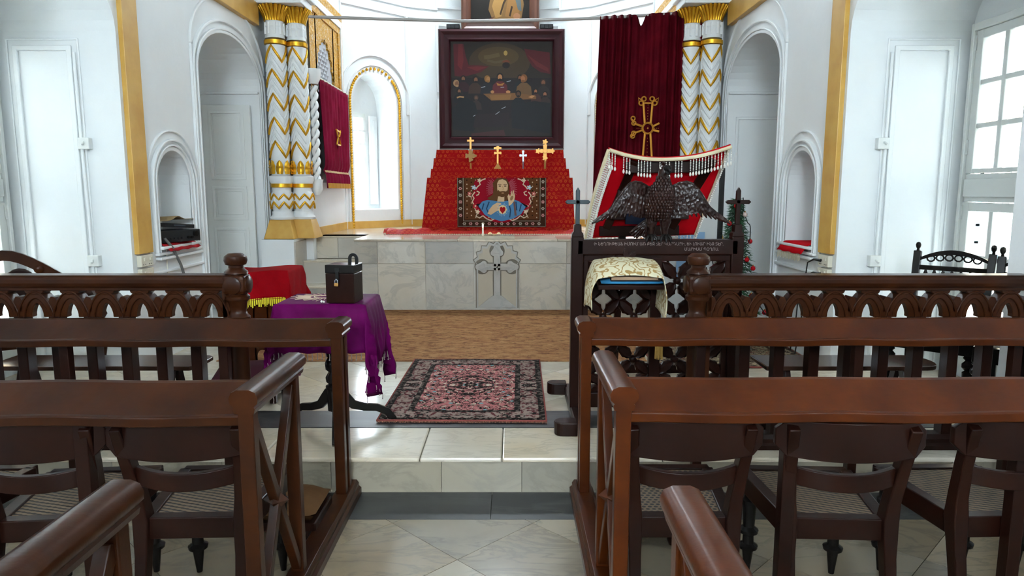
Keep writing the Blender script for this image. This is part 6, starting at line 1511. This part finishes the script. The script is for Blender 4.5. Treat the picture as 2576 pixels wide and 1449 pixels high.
obj('volume_knob', MB().lathe([(.024, 0), (.022, .02)], 14).xf(Matrix.Translation((.14, -.11, .066)) @ Matrix.Rotation(PI / 2, 4, 'X')), IRON, t)
t = thing('disc_player', 'slim black player tilted on top of the amplifier', 'player', (XN - .08, 5.78, zb + .135)); t.rotation_euler = (0, .08, PI / 2 - .45)
obj('case', MB().box(-.17, .17, -.1, .1, 0, .03), PLAST, t, bevel=.003); obj('display', MB().box(-.03, .08, -.102, -.1, .01, .02), col('#4a4f55'), t)
tag(obj('cardboard_sheet', MB().grid(lambda u, v: (XN - .23 + .25 * v, 5.52 + .5 * u, zb + .185 + .03 * math.exp(-((u - .45) / .16) ** 2) + .01 * v), 16, 4), col('#8a7450', .8), smooth=60, solid=.004), 'bent brown cardboard sheet lying over the player in the left niche', 'cardboard')
cb = MB().tube([(XN + .01, 5.52, zb + .06), (XN + .05, 5.56, zb - .02), (XN + .04, 5.7, .9), (XN + .05, 5.78, .7), (XN + .05, 5.8, .3)], .011, 7)
tag(obj('cable', cb, col('#6b6a68', .5), smooth=60), 'thick grey cable hanging from the left niche', 'cable')
tag(obj('cable', MB().tube([(XN + .012, 5.53, zb - .01), (XN + .012, 5.53, .85), (XN + .012, 5.46, .82), (XN + .03, 5.3, .81)], .004, 6), IVORY, smooth=60), 'thin white wire running from the niche to the left sockets', 'cable')
XN2 = SX(1, 2.55)
t = thing('shelf_cloth', 'red cloth with gold stitching on the sill of the right niche', 'cloth', (XN2, 5.75, zb))
obj('cloth', MB().grid(lambda u, v: (XN2 + .2 - .275 * v, 5.5 + .5 * u, zb + .008 - (0 if v < .8 else .075 * (v - .8) / .2) + .004 * math.sin(u * 16)), 20, 12), REDV, t, smooth=70, solid=.004, world=True)
fr = MB()
for k in range(24): y = 5.51 + .02 * k; fr.box(XN2 - .077, XN2 - .075, y, y + .004, zb - .115 - .02 * ((k * 7) % 3) / 3, zb - .068)
obj('fringe', fr, BRAID, t, world=True)['kind'] = 'stuff'
def socket(sg, y, z, lb, w=.085, h=.085, knobs=2):
    x = SX(sg, 2.55); t = thing('wall_socket', lb, 'socket', (x, y, z)); a, b = sorted((x, x - sg * .035))
    obj('plate', MB().box(a, b, y - w, y + w, z - h / 2, z + h / 2), IVORY, t, world=True, bevel=.004)
    for k in range(knobs):
        yy_ = y - w / 2 + w * k / max(1, knobs - 1); f0 = x - sg * .035
        obj('switch', MB().box(*sorted((f0, f0 - sg * .008)), yy_ - .012, yy_ + .012, z + .0, z + .025), IVORY, t, world=True, bevel=.002)
        for q in (-1, 1): obj('pin_hole', MB().box(*sorted((f0 + sg * .001, f0 - sg * .0008)), yy_ + q * .014 - .004, yy_ + q * .014 + .004, z - .03, z - .022), IRON, t, world=True)
for sg, nm in ((-1, 'left'), (1, 'right')):
    socket(sg, 5.19, .985, 'upper ivory socket box below the %s yellow boxing' % nm); socket(sg, 5.19, .885, 'lower ivory socket box below the %s yellow boxing' % nm)
    # conduit with two switches on the alcove reveal
    xx = SX(sg, 2.83); yv = ALC1
    t = thing('conduit', 'painted white wiring conduit on the %s alcove reveal' % nm, 'conduit', (xx, yv, .3))
    obj('pipe', MB().tube([(xx, yv - .03, .3), (xx - sg * .01, yv - .03, 1.2), (xx, yv - .03, 1.75), (xx + sg * .005, yv - .03, 2.45)], .011, 8), WHITE, t, world=True, smooth=60)
    for z, w in ((1.83, 'upper'), (1.0, 'lower')):
        q = thing('light_switch', '%s white switch box on the %s alcove reveal' % (w, nm), 'switch', (xx - sg * .02, yv, z))
        obj('box', MB().box(xx - sg * .02 - .04, xx - sg * .02 + .04, yv - .05, yv, z - .04, z + .04), DOORW, q, world=True, bevel=.004); obj('toggle', MB().bar((xx - sg * .02, yv - .05, z + .01), (xx - sg * .02 + .01, yv - .075, z - .01), .012, .012), DOORW, q, world=True)
for z, lb in ((.985, 'black plug cable hanging from the upper right socket'), (.885, 'black plug cable hanging from the lower right socket')):
    x = SX(1, 2.55) - .045
    tag(obj('plug_cable', MB().tube([(x, 5.2, z), (x - .03, 5.25, z + .005), (x - .03, 5.36, z - .03), (x - .02, 5.42 + (.985 - z), z - .2), (x - .02, 5.44 + (.985 - z), .5), (x - .03, 5.5 + (.985 - z), ZC + .02)], [.012, .008, .005, .005, .005, .005], 7), PLAST, smooth=60), lb, 'cable')
tag(obj('charging_lead', MB().tube([(SX(-1, 2.55) + .04, 5.18, .87), (SX(-1, 2.55) + .06, 5.26, .865), (SX(-1, 2.55) + .05, 5.33, .87), (SX(-1, 2.55) + .04, 5.4, .8)], [.01, .009, .005, .005], 7), col('#a5302c', .5), smooth=60), 'red-tipped plug lead lying in the lower left socket', 'cable')
tag(obj('ceiling_fitting', MB().lathe([(.03, 3.55), (.055, 3.57), (.06, 3.6), (.03, 3.64), (.01, 3.65)], 14, (1.93, 7.9)), IRON, smooth=50), 'small round dark fitting under the right entablature', 'fitting')
